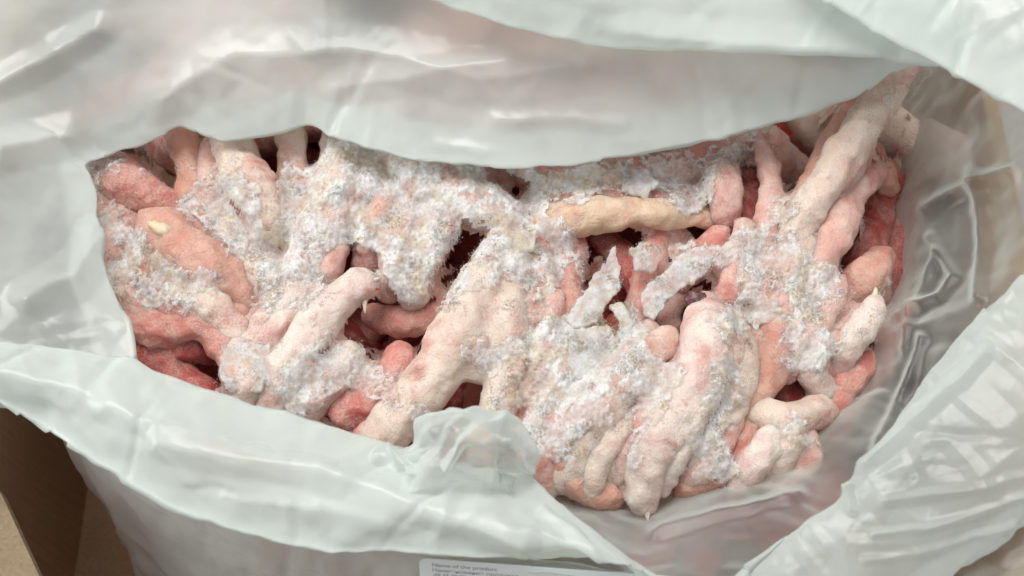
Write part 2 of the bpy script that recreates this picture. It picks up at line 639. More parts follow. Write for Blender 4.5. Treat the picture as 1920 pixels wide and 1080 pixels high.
FEET = [
    dict(label='thick orange-red shank with a cut cream joint, along the left film edge', color=ORNG,
         chains=[[(285, 425, 3, 36), (310, 440, 5, 46), (370, 485, 4, 50), (430, 525, 1, 44), (490, 570, -6, 36)]]),
    dict(label='reddish shank lying against the left corner of the bag mouth', color=ROSE,
         chains=[[(165, 300, -2, 42), (220, 335, 2, 48), (285, 375, 0, 40), (335, 420, -8, 32)]]),
    dict(label='narrow rosy toe hugging the film at the left of the mouth', color=PINK,
         chains=[[(190, 370, -3, 34), (205, 440, -1, 36), (230, 510, -1, 36), (270, 570, -3, 36), (330, 610, -6, 34)]]),
    dict(label='short brownish toe tip under the pointed film corner', color=ORNG,
         chains=[[(325, 225, -4, 28), (345, 265, 1, 30), (356, 320, 0, 32), (365, 385, -5, 34), (385, 440, -12, 30)]]),
    dict(label='round pink toe tip next to a dark red gap below the film corner', color=PINK,
         chains=[[(392, 278, 1, 24), (392, 315, 0, 28), (405, 365, -2, 30), (420, 420, -6, 30)]]),
    dict(label='pale beige upright toe with a bare right side beside white frost', color=CREAM,
         chains=[[(428, 220, 1, 36), (440, 280, 5, 40), (470, 345, 5, 43), (505, 400, 2, 40), (530, 445, -5, 32)]]),
    dict(label='narrow beige toe between two dark red gaps at the film edge', color=CREAM,
         chains=[[(542, 215, -1, 28), (548, 265, 2, 30), (553, 315, 1, 32), (560, 380, -4, 34)]]),
    dict(label='long frost-coated shank running down from the film edge beside two dark gaps', color=PALE,
         chains=[[(640, 240, 2, 40), (640, 310, 4, 44), (622, 390, 4, 46), (595, 460, 3, 42), (560, 540, 2, 36), (510, 610, 0, 34), (470, 665, -5, 32)]]),
    dict(label='small pink toe leaning on the long frosted shank beside a dark red hole', color=PINK,
         chains=[[(632, 462, 3, 20), (616, 495, 3, 24), (598, 530, 1, 25), (570, 575, -4, 25)]]),
    dict(label='pink toe with a curved red and white claw lying over the frost', color=PALE,
         chains=[[(694, 526, 9, 22), (660, 545, 9, 31), (612, 592, 8, 36), (570, 645, 7, 40), (535, 700, 3, 42), (505, 780, -5, 40)]],
         claws=[(690, 532, 11, 0.75, 0.45, 0.25, 0.0045, 0.0013, False), (684, 562, 8, 0.05, -1, 0.2, 0.0042, 0.0011, False),
                (688, 545, 10.5, 0.9, 0.25, 0.1, 0.0040, 0.0010, True)]),
    dict(label='slim frosted toe between the pink clawed toe and the orange-red shank', color=PALE,
         chains=[[(585, 560, 0, 22), (545, 590, 2, 27), (500, 630, 1, 28), (460, 650, -3, 26)]]),
    dict(label='broad webbed cream foot spreading down from the centre of the pile', color=CREAM,
         chains=[[(940, 470, 3, 34), (905, 535, 7, 46), (862, 620, 8, 48), (815, 700, 6, 46), (750, 780, 2, 42), (690, 850, -3, 40)],
                 [(962, 500, 4, 34), (950, 590, 6, 38), (952, 680, 5, 35), (932, 770, 2, 33), (905, 850, -4, 32)],
                 [(905, 560, 5, 42), (922, 640, 5, 42), (895, 690, 3, 34)]]),
    dict(label='slim orange toe with a bare edge along the webbed cream foot', color=ORNG,
         chains=[[(1005, 470, -1, 30), (1010, 550, 2, 30), (1002, 630, 1, 28), (985, 710, -2, 30), (960, 800, -7, 30)]]),
    dict(label='bare translucent yellowish shank lying crosswise above dark red gaps', color=YEL,
         chains=[[(985, 430, -2, 30), (1050, 416, 5, 35), (1130, 402, 6, 33), (1210, 400, 5, 28), (1280, 404, 1, 24), (1340, 412, -7, 22)]]),
    dict(label='frost-covered foot under the middle of the upper film edge', color=PALE,
         chains=[[(720, 265, -4, 38), (780, 325, 3, 44), (850, 365, 5, 46), (930, 400, 4, 42), (1000, 440, -1, 32)],
                 [(870, 290, -1, 40), (865, 345, 3, 40)]]),
    dict(label='frosted cream toe slanting from the middle film edge to a small dark gap', color=CREAM,
         chains=[[(860, 390, 2, 34), (820, 435, 3, 36), (790, 500, 1, 34), (775, 560, -6, 32)]]),
    dict(label='frosted toe beside the red frost patch near the upper film', color=PINK,
         chains=[[(725, 365, 1, 36), (700, 425, 2, 35), (690, 480, -3, 30), (690, 530, -12, 26)]]),
    dict(label='pink frosted foot beneath the upper film right of the centre', color=ROSE,
         chains=[[(960, 295, -2, 34), (1030, 330, 1, 36), (1110, 325, 1, 34), (1200, 325, 1, 34), (1280, 310, 0, 34), (1360, 280, -3, 32)],
                 [(1190, 350, 0, 30), (1250, 370, -1, 28), (1300, 372, -2, 26)]]),
    dict(label='large cream shank rising steeply to the corner of the bag mouth', color=CREAM,
         chains=[[(1462, 500, 0, 26), (1499, 422, 6, 33), (1545, 345, 12, 38), (1600, 265, 17, 42), (1655, 185, 21, 42), (1700, 110, 24, 36)]]),
    dict(label='orange-red toe pressed against the left flank of the large cream shank', color=ORNG,
         chains=[[(1620, 180, 8, 30), (1582, 240, 7, 29), (1545, 310, 5, 28), (1502, 395, 0, 29)]]),
    dict(label='blunt beige toe tip beside a bright red hollow, below the film', color=PINK,
         chains=[[(1345, 285, -4, 26), (1360, 330, 3, 30), (1356, 378, 1, 30), (1362, 410, -6, 26)]],
         claws=[(1364, 412, -3, 0.3, -1, 0.1, 0.0040, 0.0012, False)]),
    dict(label='slim pinkish toe right of the bright red hollow', color=PINK,
         chains=[[(1422, 250, -3, 23), (1438, 310, 2, 24), (1448, 380, 2, 26), (1435, 450, 0, 30)]]),
    dict(label='dark red toe down in the bright red hollow below the film', color=RED,
         chains=[[(1400, 290, -12, 24), (1408, 350, -9, 26), (1400, 420, -10, 28)]]),
    dict(label='pinkish toe half behind the right bag wall, above a dark gap', color=PINK,
         chains=[[(1640, 320, 0, 28), (1605, 345, 4, 32), (1570, 420, 4, 34), (1530, 500, 3, 34), (1490, 570, -1, 32)]]),
    dict(label='orange toe in the dark hollow at the right bag wall', color=ORNG,
         chains=[[(1655, 482, -4, 24), (1640, 505, -2, 30), (1615, 530, -3, 34), (1580, 580, -7, 32)]]),
    dict(label='small orange toe behind the film of the right bag wall', color=ORNG,
         chains=[[(1645, 285, -4, 20), (1658, 320, -3, 22), (1664, 352, -9, 20)]]),
    dict(label='large creamy foot with a dark cut end, pointing down to the front film', color=PALE,
         chains=[[(1322, 580, 8, 40), (1328, 640, 11, 50), (1308, 710, 10, 50), (1265, 785, 7, 46), (1222, 850, 4, 40), (1203, 915, -1, 30), (1212, 948, -5, 18)]],
         claws=[(1212, 952, -3, 0.1, -1, 0.1, 0.0040, 0.0013, False)]),
    dict(label='cream toe lying close along the right side of the large creamy foot', color=CREAM,
         chains=[[(1372, 620, 6, 32), (1388, 690, 6, 36), (1360, 770, 3, 36), (1315, 840, -1, 34), (1280, 890, -6, 30)]]),
    dict(label='narrow pink toe lying close along the left side of the large creamy foot', color=PINK,
         chains=[[(1285, 690, 4, 24), (1240, 760, 5, 30), (1195, 820, 3, 30), (1165, 885, -3, 28)]]),
    dict(label='slanting cream toe between the grey ice plates and the large creamy foot', color=CREAM,
         chains=[[(1250, 635, 5, 26), (1200, 685, 7, 34), (1145, 750, 6, 38), (1090, 825, 2, 38), (1050, 900, -5, 34)]]),
    dict(label='pink foot with red joints spread across the right of the pile', color=PINK,
         chains=[[(1345, 485, -1, 28), (1385, 510, 2, 32), (1440, 550, 3, 34), (1510, 605, 2, 36), (1570, 660, -2, 34)],
                 [(1400, 465, 1, 30), (1480, 500, 3, 33), (1540, 560, 2, 32), (1590, 610, -3, 28)]]),
    dict(label='rosy toe with a bright orange patch right of the large creamy foot', color=ORNG,
         chains=[[(1450, 600, 2, 30), (1455, 655, 2, 32), (1435, 715, 2, 32), (1400, 765, 1, 26)]]),
    dict(label='frosted toe crossing down to the brown hollow by the right film', color=PALE,
         chains=[[(1530, 600, 3, 30), (1515, 650, 2, 32), (1520, 695, -1, 30), (1545, 740, -8, 28)]]),
    dict(label='small white knobbly toe end against the right bag wall', color=PALE,
         chains=[[(1638, 562, 5, 18), (1628, 592, 6, 26), (1605, 630, 4, 28), (1570, 680, -3, 30)]],
         claws=[(1640, 556, 6, 0.3, 1, 0.2, 0.0036, 0.0012, False)]),
    dict(label='red toe against the film below the white knobbly toe end', color=ROSE,
         chains=[[(1620, 670, -7, 30), (1585, 715, -7, 32), (1545, 770, -10, 30)]]),
    dict(label='pale toe arching below the brown hollow by the front right film', color=CREAM,
         chains=[[(1420, 775, 1, 28), (1465, 785, 3, 32), (1505, 780, 0, 30), (1550, 770, -8, 28)],
                 [(1465, 785, 2, 32), (1460, 840, -1, 33), (1430, 890, -7, 30)]]),
    dict(label='pink toe end behind the hazy film at the front right', color=PINK,
         chains=[[(1500, 820, -3, 28), (1500, 860, -5, 30), (1450, 905, -9, 30)]]),
    dict(label='orange toe at the front film, beneath the large creamy foot', color=ORNG,
         chains=[[(1398, 790, -3, 26), (1392, 835, -3, 30), (1350, 880, -5, 30), (1290, 910, -7, 28)]]),
    dict(label='orange and beige toe at the foot of the slanting cream toe', color=ORNG,
         chains=[[(1062, 800, -2, 30), (1050, 860, -2, 34), (1090, 905, -5, 32), (1150, 930, -8, 28)]]),
    dict(label='pinkish toe end beside the crumpled film corner', color=PINK,
         chains=[[(1000, 790, -1, 28), (1000, 850, 0, 34), (1020, 910, -6, 32)]]),
    dict(label='reddish foot in the lower left corner of the bag mouth', color=ROSE,
         chains=[[(240, 600, -6, 30), (310, 615, -2, 36), (380, 590, -2, 36), (450, 590, -3, 30)],
                 [(385, 600, -2, 32), (425, 645, -2, 30), (450, 690, -5, 28)]]),
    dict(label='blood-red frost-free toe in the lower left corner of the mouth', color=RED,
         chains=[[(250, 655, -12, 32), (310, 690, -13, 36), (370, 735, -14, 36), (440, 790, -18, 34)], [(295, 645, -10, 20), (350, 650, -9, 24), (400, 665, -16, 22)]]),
    dict(label='whitish blunt toe end with a flat frosted top by the front film', color=PALE,
         chains=[[(455, 660, 1, 34), (460, 710, 2, 40), (445, 780, -4, 36)]]),
    dict(label='small pink toe tip poking out of a dark red hollow', color=ROSE,
         chains=[[(748, 655, 0, 23), (745, 695, 1, 32), (700, 740, -1, 36), (650, 770, -4, 36)]],
         claws=[(752, 668, 3.5, 0.1, -1, 0.1, 0.004, 0.0013, False)]),
    dict(label='frosted pale toe lying below the pink clawed toe', color=PALE,
         chains=[[(655, 665, 2, 30), (630, 710, 2, 34), (590, 750, 0, 34), (560, 800, -5, 32)]]),
    dict(label='brownish pink shank end below the bare yellowish shank', color=ROSE,
         chains=[[(1025, 445, -4, 28), (1070, 468, -3, 34), (1060, 535, -3, 34), (1075, 600, -2, 34)]]),
    dict(label='beige toe under the broad white ice plate', color=CREAM,
         chains=[[(1100, 600, -1, 32), (1065, 680, 0, 36), (1040, 740, -1, 34), (1000, 790, -4, 32)]]),
    dict(label='rosy toe under the grey ice plates beside the dark triangular gap', color=ROSE,
         chains=[[(1225, 440, -5, 26), (1232, 490, -4, 28), (1205, 550, -7, 28), (1200, 615, -5, 28)]]),
    dict(label='red toe crossing beneath the long grey ice plate', color=ROSE,
         chains=[[(1345, 445, -4, 26), (1300, 500, -4, 30), (1245, 540, -7, 27)]]),
    dict(label='frosted toe leaning left of the red frost patch under the film', color=PALE,
         chains=[[(700, 300, 0, 28), (685, 360, 3, 30), (668, 415, 1, 28), (662, 445, -5, 24)]]),
    dict(label='rosy toe standing below the blunt beige toe tip', color=PINK,
         chains=[[(1395, 430, 2, 24), (1385, 490, 4, 27), (1360, 550, 2, 26), (1345, 590, -4, 24)]]),
    dict(label='cream toe slanting beneath the large cream shank', color=CREAM,
         chains=[[(1510, 450, 4, 26), (1480, 510, 5, 28), (1450, 570, 3, 28), (1420, 620, -2, 26)]]),
    dict(label='pink toe slanting left of the orange toe at the right wall', color=PINK,
         chains=[[(1575, 530, 3, 24), (1545, 590, 4, 28), (1500, 650, 3, 28), (1470, 700, -2, 26)]]),
    dict(label='slim cream toe left of the narrow pink toe by the front film', color=CREAM,
         chains=[[(1185, 770, 4, 24), (1145, 830, 4, 27), (1110, 890, -1, 26), (1095, 930, -7, 22)]]),
    dict(label='small pale toe right of the pointed tip of the large creamy foot', color=PALE,
         chains=[[(1290, 810, 4, 24), (1262, 860, 3, 26), (1245, 915, -4, 22)]]),
    dict(label='pink toe slanting to the front film left of the orange hollow', color=PINK,
         chains=[[(1375, 790, 3, 26), (1340, 845, 1, 26), (1300, 890, -4, 26)]]),
    dict(label='pale toe slanting to the front film right of the orange hollow', color=PALE,
         chains=[[(1455, 800, 3, 24), (1425, 855, 2, 28), (1385, 900, -5, 26)]]),
    dict(label='rosy slim toe below the cut joint of the orange-red shank', color=ROSE,
         chains=[[(255, 450, 0, 24), (280, 500, 2, 28), (315, 560, 1, 28), (360, 610, -3, 26)]]),
    dict(label='beige toe crossing above the blood-red toe', color=CREAM,
         chains=[[(330, 560, 1, 24), (385, 560, 3, 28), (430, 600, 2, 28), (455, 640, -2, 24)]]),
    dict(label='frosted toe in the angle between the orange-red shank and the long frosted shank', color=PALE,
         chains=[[(420, 430, -1, 26), (450, 480, 1, 28), (500, 520, 2, 28), (540, 560, -2, 26)]]),
    dict(label='small pink toe between the two frosted toes under the middle film edge', color=PINK,
         chains=[[(770, 400, 3, 24), (745, 450, 4, 26), (735, 500, 1, 26), (730, 550, -7, 22)]]),
    dict(label='slim pink toe along the right edge of the webbed cream foot', color=PINK,
         chains=[[(1040, 560, 2, 22), (1030, 620, 3, 25), (1010, 690, 2, 26), (990, 750, -3, 24)]]),
    dict(label='cream toe under the curved grey ice plate', color=CREAM,
         chains=[[(1215, 620, 2, 24), (1175, 670, 4, 28), (1120, 720, 3, 28), (1070, 780, -1, 26)]]),
    dict(label='thin rosy toe close to the film left of the crumpled corner', color=PINK,
         chains=[[(770, 740, 3, 22), (730, 790, 3, 26), (690, 830, -2, 26)]]),
    dict(label='rosy toe lying between the yellowish shank and the upper film edge', color=ROSE,
         chains=[[(1000, 385, -2, 24), (1070, 372, 1, 27), (1150, 366, 1, 27), (1230, 364, -2, 24)]]),
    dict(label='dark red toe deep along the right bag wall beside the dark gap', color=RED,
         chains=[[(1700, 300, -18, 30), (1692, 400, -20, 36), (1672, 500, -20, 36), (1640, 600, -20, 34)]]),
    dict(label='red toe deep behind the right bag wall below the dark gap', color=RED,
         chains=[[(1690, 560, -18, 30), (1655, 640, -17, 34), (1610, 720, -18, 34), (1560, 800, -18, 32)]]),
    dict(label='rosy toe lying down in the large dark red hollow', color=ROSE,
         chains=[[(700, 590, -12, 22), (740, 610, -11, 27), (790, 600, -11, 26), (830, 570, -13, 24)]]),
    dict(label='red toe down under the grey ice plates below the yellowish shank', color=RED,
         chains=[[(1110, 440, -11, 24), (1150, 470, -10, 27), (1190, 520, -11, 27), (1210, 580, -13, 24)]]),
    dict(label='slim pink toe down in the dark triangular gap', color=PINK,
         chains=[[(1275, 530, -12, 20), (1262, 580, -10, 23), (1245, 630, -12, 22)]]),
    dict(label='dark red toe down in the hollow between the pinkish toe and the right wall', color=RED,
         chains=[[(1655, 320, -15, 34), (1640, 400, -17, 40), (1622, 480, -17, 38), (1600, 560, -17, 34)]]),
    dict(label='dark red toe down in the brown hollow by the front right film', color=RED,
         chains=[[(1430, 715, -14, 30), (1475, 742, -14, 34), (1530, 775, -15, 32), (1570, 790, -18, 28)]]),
]
for i, f in enumerate(FEET):
    foot(f['chains'], f['color'], f['label'], 'frozen chicken feet in the bag', f.get('claws', ()), seed=100 + i * 7)

# the cut cream joint of the left shank and the dark cut end of the large foot are pieces of those feet
feet_roots = [o for o in COL.objects if o.name.startswith('chicken_foot')]


def knob(name, parent, p, radii, mat, seed, rough=0.25):
    import bmesh
    bm = bmesh.new()
    bmesh.ops.create_icosphere(bm, subdivisions=3, radius=1.0)
    V = np.array([v.co[:] for v in bm.verts])
    V *= (1 + rough * fbm(V, 2.2, seed, 2))[:, None]
    for v, c in zip(bm.verts, V * np.array(radii)):
        v.co = c
    me = bpy.data.meshes.new(name)
    bm.to_mesh(me); bm.free()
    for pl in me.polygons:
        pl.use_smooth = True
    me.materials.append(mat)
    o = link(name, me, parent)
    o.location = [float(a - b) for a, b in zip(p, parent.location)]
    o.rotation_euler = (0.3, 0.2, -0.5)
    return o


knob('joint_bone', feet_roots[0], at(303, 430, 12), (0.0042, 0.0022, 0.0018), M_BONE, 3)
knob('joint_bone', [o for o in feet_roots if 'dark cut end' in o['label']][0], at(1310, 566, 11.5), (0.0042, 0.0030, 0.0016), M_CUT, 5)

# ------------------------------------------------------------------ deeper feet that fill the bag
TEMPL = []
for v in range(5):
    r = np.random.default_rng(40 + v)
    c = []
    curl = r.uniform(-0.25, 0.25)
    shank = [(-0.082, 0.004, 0.0, 0.0098), (-0.070, 0.002, 0.001, 0.0092), (-0.045, 0, 0.001, 0.0078), (-0.02, 0, 0, 0.0080), (0, 0, 0, 0.0100)]
    c.append(spline(shank, 3))
    for a, L in ((-34, .050), (0, .060), (33, .049)):
        a = math.radians(a + r.uniform(-7, 7))
        L *= 1.05
        pts = []
        for t in np.linspace(0, 1, 5):
            aa = a + curl * t
            pts.append((L * t * math.cos(aa) + 0.002, L * t * math.sin(aa), -0.010 * t * t + 0.0015 * math.sin(t * 9), 0.0084 - 0.0028 * t + 0.0007 * math.cos(t * 12.5)))
        c.append(spline(pts, 3))
    a = math.radians(150 + r.uniform(-15, 15))
    c.append(spline([(0, 0, 0, .008), (.014 * math.cos(a), .014 * math.sin(a), -.004, .006), (.026 * math.cos(a), .026 * math.sin(a), -.008, .0045)], 3))
    V, Q = limb_mesh(c, 0.0015, 400 + v, lump=0.001)
    me = mesh_from('skin', V, Q, M_SKIN)
    nr = np.zeros(len(V) * 3, dtype=np.float32)
    me.vertices.foreach_get('normal', nr)
    tips = [(x[-1, :3], x[-1, :3] - x[-3, :3]) for x in c[1:4]]
    TEMPL.append((me, V, nr.reshape(-1, 3), [claw_mesh(t, d, (0, 0, 1), 0.008, 0.0028, M_CLAW) for t, d in tips]))


def deep_foot(x, y, z, rz, tiltx, tilty, v, color, label, group, rime=0.8):
    me, V, nr, claws = TEMPL[v]
    root = link('chicken_foot', None, None, (x, y, z))
    root.rotation_euler = (tiltx, tilty, rz)
    tag(root, label, 'chicken foot', group)
    sk = link('skin', me, root)
    sk.color = tuple(color) + (rime,)
    for cm in claws:
        link('claw', cm, root)
    R = np.array(root.rotation_euler.to_matrix())
    ALLV.append(V @ R.T + np.array([x, y, z])); ALLN.append(nr @ R.T)
    return root


r = np.random.default_rng(5)
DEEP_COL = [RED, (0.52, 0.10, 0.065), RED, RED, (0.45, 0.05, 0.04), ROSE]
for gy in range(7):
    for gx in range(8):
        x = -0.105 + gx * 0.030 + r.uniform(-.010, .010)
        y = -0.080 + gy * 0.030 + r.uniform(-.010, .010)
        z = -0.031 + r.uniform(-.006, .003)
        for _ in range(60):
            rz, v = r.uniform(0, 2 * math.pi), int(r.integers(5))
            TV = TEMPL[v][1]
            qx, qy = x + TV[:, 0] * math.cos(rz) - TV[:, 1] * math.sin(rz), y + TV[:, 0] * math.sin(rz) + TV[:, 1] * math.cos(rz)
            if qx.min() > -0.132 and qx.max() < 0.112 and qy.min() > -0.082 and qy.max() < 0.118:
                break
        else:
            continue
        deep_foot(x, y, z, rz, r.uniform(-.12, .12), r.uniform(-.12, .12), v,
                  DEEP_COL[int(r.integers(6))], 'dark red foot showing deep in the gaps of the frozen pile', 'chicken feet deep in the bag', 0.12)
# feet pressed against the front wall of the bag and beneath the rear film
for lab_, col_, ch_ in (('pale toe seen blurred through the front of the bag above the label', PALE, [(760, 1000, -14, 30), (880, 1015, -13, 34), (1000, 1035, -15, 32)]),
                        ('pale toe seen blurred through the bag below the front fold, near the box wall', PALE, [(300, 905, -24, 26), (345, 930, -24, 32), (400, 965, -21, 36), (520, 1000, -19, 36)]),
                        ('cream toe seen blurred through the lower front of the bag', CREAM, [(470, 1050, -38, 26), (560, 1064, -33, 34), (640, 1072, -31, 36), (720, 1080, -31, 34)]),
                        ('red toe seen blurred through the front of the bag left of the label', ROSE, [(500, 1030, -20, 20), (570, 1022, -16, 26), (660, 1030, -18, 24)])):
    foot([ch_], col_, lab_, 'chicken feet behind the front film', seed=901)
for i, (px, py, h, rz) in enumerate([(300, 170, -12, 0.5), (520, 140, -16, 2.6), (760, 190, -8, 0.2), (1000, 200, -4, 3.0), (1240, 190, -8, 0.3), (1450, 150, -8, 2.7), (900, 130, -22, 1.2)]):
    p = at(px, py, h)
    deep_foot(p[0], p[1], p[2], rz, 0.1, -0.1, i % 5, [PINK, CREAM, ROSE, PINK][i % 4], 'foot seen faintly through the milky film beside the bag mouth', 'chicken feet behind the rear film')

# frozen blood between the feet
gx = np.linspace(-0.125, 0.112, 90); gy = np.linspace(-0.070, 0.115, 80)
X, Y = np.meshgrid(gx, gy, indexing='ij')
P = np.stack([X, Y, np.zeros_like(X)], -1)
Z = -0.038 + 0.004 * fbm(P, 40, 9, 3)
rr = np.maximum(np.abs(X) / 0.145, np.abs(Y) / 0.135)
Z -= 0.04 * smooth(0.70, 0.92, rr)
V = np.stack([X, Y, Z], -1).reshape(-1, 3)
ii = np.arange(90 * 80).reshape(90, 80)
Q = np.stack([ii[:-1, :-1], ii[1:, :-1], ii[1:, 1:], ii[:-1, 1:]], -1).reshape(-1, 4)
fb = link('frozen_blood', mesh_from('frozen_blood', V, Q, M_BLOOD))
tag(fb, 'dark red frozen juice filling the gaps deep between the feet', 'frozen juice', kind='stuff')

# ------------------------------------------------------------------ frost
FROST = [(650, 400, 60, 60, 0.6), (760, 440, 50, 40, 0.7), (840, 430, 60, 40, 0.6), (920, 340, 60, 40, 0.4), (1060, 345, 60, 25, 0.6), (1330, 330, 40, 40, 0.4), (430, 350, 40, 40, 0.5), (520, 480, 50, 40, 0.6), (290, 500, 75, 55, 0.9), (330, 575, 70, 45, 0.9), (215, 430, 42, 70, 0.6), (240, 300, 60, 30, 0.4), (370, 370, 60, 60, 0.85), (430, 440, 45, 70, 0.95), (470, 340, 50, 70, 0.55), (480, 460, 70, 40, 0.95), (545, 390, 40, 60, 1), (630, 330, 55, 80, 0.9), (590, 430, 65, 70, 1), (565, 510, 55, 50, 0.9), (490, 545, 45, 50, 0.9), (700, 300, 80, 50, 0.85), (745, 390, 90, 65, 1), (820, 345, 70, 45, 0.9), (690, 430, 70, 50, 1), (870, 400, 70, 50, 1), (950, 430, 80, 45, 1.1), (900, 330, 60, 35, 0.45), (985, 350, 55, 60, 0.95), (785, 530, 65, 55, 1.1), (740, 480, 40, 60, 0.9), (850, 470, 50, 30, 0.8), (1005, 405, 50, 45, 0.9), (1110, 325, 75, 28, 0.85), (1190, 340, 75, 40, 1), (1280, 325, 60, 40, 0.9), (1295, 375, 45, 35, 0.8), (1390, 300, 70, 40, 0.64), (1465, 330, 40, 50, 0.48), (1400, 450, 70, 55, 0.68), (1480, 480, 60, 60, 0.68), (1530, 545, 70, 50, 0.72), (1425, 520, 55, 30, 0.52), (1070, 470, 60, 50, 0.55), (960, 470, 50, 50, 0.7), (1100, 610, 80, 60, 0.88), (1170, 610, 40, 60, 0.8), (1090, 680, 55, 55, 0.76), (1030, 640, 50, 45, 0.72), (1010, 560, 40, 60, 0.4), (1250, 500, 70, 45, 0.9), (905, 670, 60, 45, 0.88), (880, 560, 60, 70, 0.35), (640, 700, 90, 45, 0.84), (700, 720, 60, 45, 0.8), (590, 745, 60, 45, 0.76), (790, 650, 26, 40, 0.64), (570, 640, 60, 60, 0.32), (460, 690, 55, 55, 0.8), (1000, 745, 55, 65, 0.69), (1065, 760, 50, 50, 0.65), (1020, 830, 55, 60, 0.62), (1180, 745, 60, 60, 0.59), (1225, 690, 55, 45, 0.62), (1120, 800, 60, 60, 0.31), (1395, 640, 45, 75, 0.8), (1410, 595, 55, 40, 0.8), (1500, 650, 65, 55, 0.62), (1540, 700, 50, 40, 0.49), (1400, 725, 60, 45, 0.49), (1300, 800, 65, 65, 0.45), (1350, 850, 70, 45, 0.41), (1110, 880, 80, 35, 0.41), (1290, 880, 55, 30, 0.41), (1470, 800, 50, 60, 0.35), (1610, 420, 40, 60, 0.32), (1620, 600, 40, 40, 0.56), (1540, 320, 40, 60, 0.28), (1320, 660, 50, 60, 0.21), (810, 780, 60, 50, 0.4), (930, 760, 50, 50, 0.56), (760, 760, 50, 40, 0.4)]
BARE = [(1409, 352, 24, 40, 1.2), (500, 262, 24, 40, 1.1), (1335, 425, 34, 26, 1.2), (1225, 490, 22, 24, 1.0), (590, 560, 0.1, 0.1, 0.0), (640, 760, 26, 24, 1.0), (1180, 455, 40, 20, 1.1), (380, 252, 40, 26, 1.2), (505, 270, 22, 38, 1.2), (586, 265, 22, 40, 1.2), (655, 495, 36, 40, 1.3), (735, 605, 60, 36, 1.4), (885, 480, 22, 26, 1.1), (1150, 445, 38, 24, 1.4), (1335, 425, 32, 26, 1.2),
        (1250, 590, 32, 55, 1.4), (1168, 530, 22, 30, 1.2), (1132, 590, 26, 22, 1.2), (1490, 285, 40, 45, 1.4), (1662, 420, 28, 60, 1.4), (1612, 505, 30, 45, 1.2), (365, 670, 70, 40, 1.4), (860, 745, 34, 34, 1.0),
        (1475, 735, 55, 34, 1.4), (1400, 820, 32, 38, .9), (1300, 868, 22, 14, 1), (380, 470, 70, 34, 1.0), (300, 395, 40, 34, .8), (270, 350, 50, 30, .6), (510, 380, 20, 60, .7), (1150, 405, 120, 30, 1.0), (695, 335, 28, 24, 1.1),
        (1060, 560, 36, 34, .6), (965, 775, 24, 26, .9), (620, 490, 26, 30, .7), (590, 620, 60, 40, .5), (860, 580, 50, 70, .35), (1420, 345, 26, 50, .8), (1360, 350, 30, 40, .5), (760, 665, 28, 26, 1.0),
        (1160, 730, 30, 60, .4), (1440, 600, 40, 26, .8), (1430, 640, 30, 30, .6), (1590, 690, 40, 40, .9), (300, 620, 70, 30, .7), (1560, 300, 60, 70, .5), (1300, 700, 60, 60, .3), (430, 610, 40, 30, .6), (1020, 900, 30, 30, .8)]


MOUTH = [(110, 290), (330, 190), (600, 190), (860, 260), (1100, 250), (1400, 190), (1700, 70), (1740, 200), (1720, 480), (1680, 620), (1640, 720), (1560, 840), (1450, 930), (1210, 1000), (990, 960), (860, 900), (600, 850), (400, 790), (230, 720), (150, 500)]


def in_poly(px, py, poly):
    r_ = np.zeros(px.shape, bool)
    for (ax, ay), (bx, by) in zip(poly, poly[1:] + poly[:1]):
        r_ ^= ((ay > py) != (by > py)) & (px < (bx - ax) * (py - ay) / ((by - ay) or 1e-9) + ax)
    return r_


def frost_mask(P):
    px, py = project(P)
    M = np.full(len(P), 0.17)
    for lst, sg in ((FROST, 1), (BARE, -1)):
        for (cx, cy, rx, ry, w) in lst:
            d = ((px - cx) / rx) ** 2 + ((py - cy) / ry) ** 2
            M = M + sg * w * 0.62 * np.exp(-d * 0.9)
    inside = in_poly(px, py, MOUTH) & (P[:, 2] > -0.024)
    return np.where(inside, M, 0.0)


HV = np.vstack(ALLV); HN = np.vstack(ALLN)
CELL = 0.0008
HX0, HY0 = -0.150, -0.115
HNX, HNY = 375, 290


def cell(P):
    return ((P[:, 0] - HX0) / CELL).astype(int), ((P[:, 1] - HY0) / CELL).astype(int)


H = np.full((HNX, HNY), -0.05)
ci, cj = cell(HV)
ok = (ci >= 0) & (ci < HNX) & (cj >= 0) & (cj < HNY)
np.maximum.at(H, (ci[ok], cj[ok]), HV[ok, 2])


def nb(A, f):
    p = np.pad(A, 1, mode='edge')
    return f([p[a:a + A.shape[0], b:b + A.shape[1]] for a in range(3) for b in range(3)])


H = nb(H, lambda L: np.max(L, axis=0))


def boxf(A, w):
    for ax in (0, 1):
        p = np.pad(A, [(w + 1, w) if q == ax else (0, 0) for q in (0, 1)], mode='edge')
        c = np.cumsum(p, axis=ax)
        A = (np.take(c, np.arange(2 * w + 1, c.shape[ax]), axis=ax) - np.take(c, np.arange(0, c.shape[ax] - 2 * w - 1), axis=ax)) / (2 * w + 1)
    return A


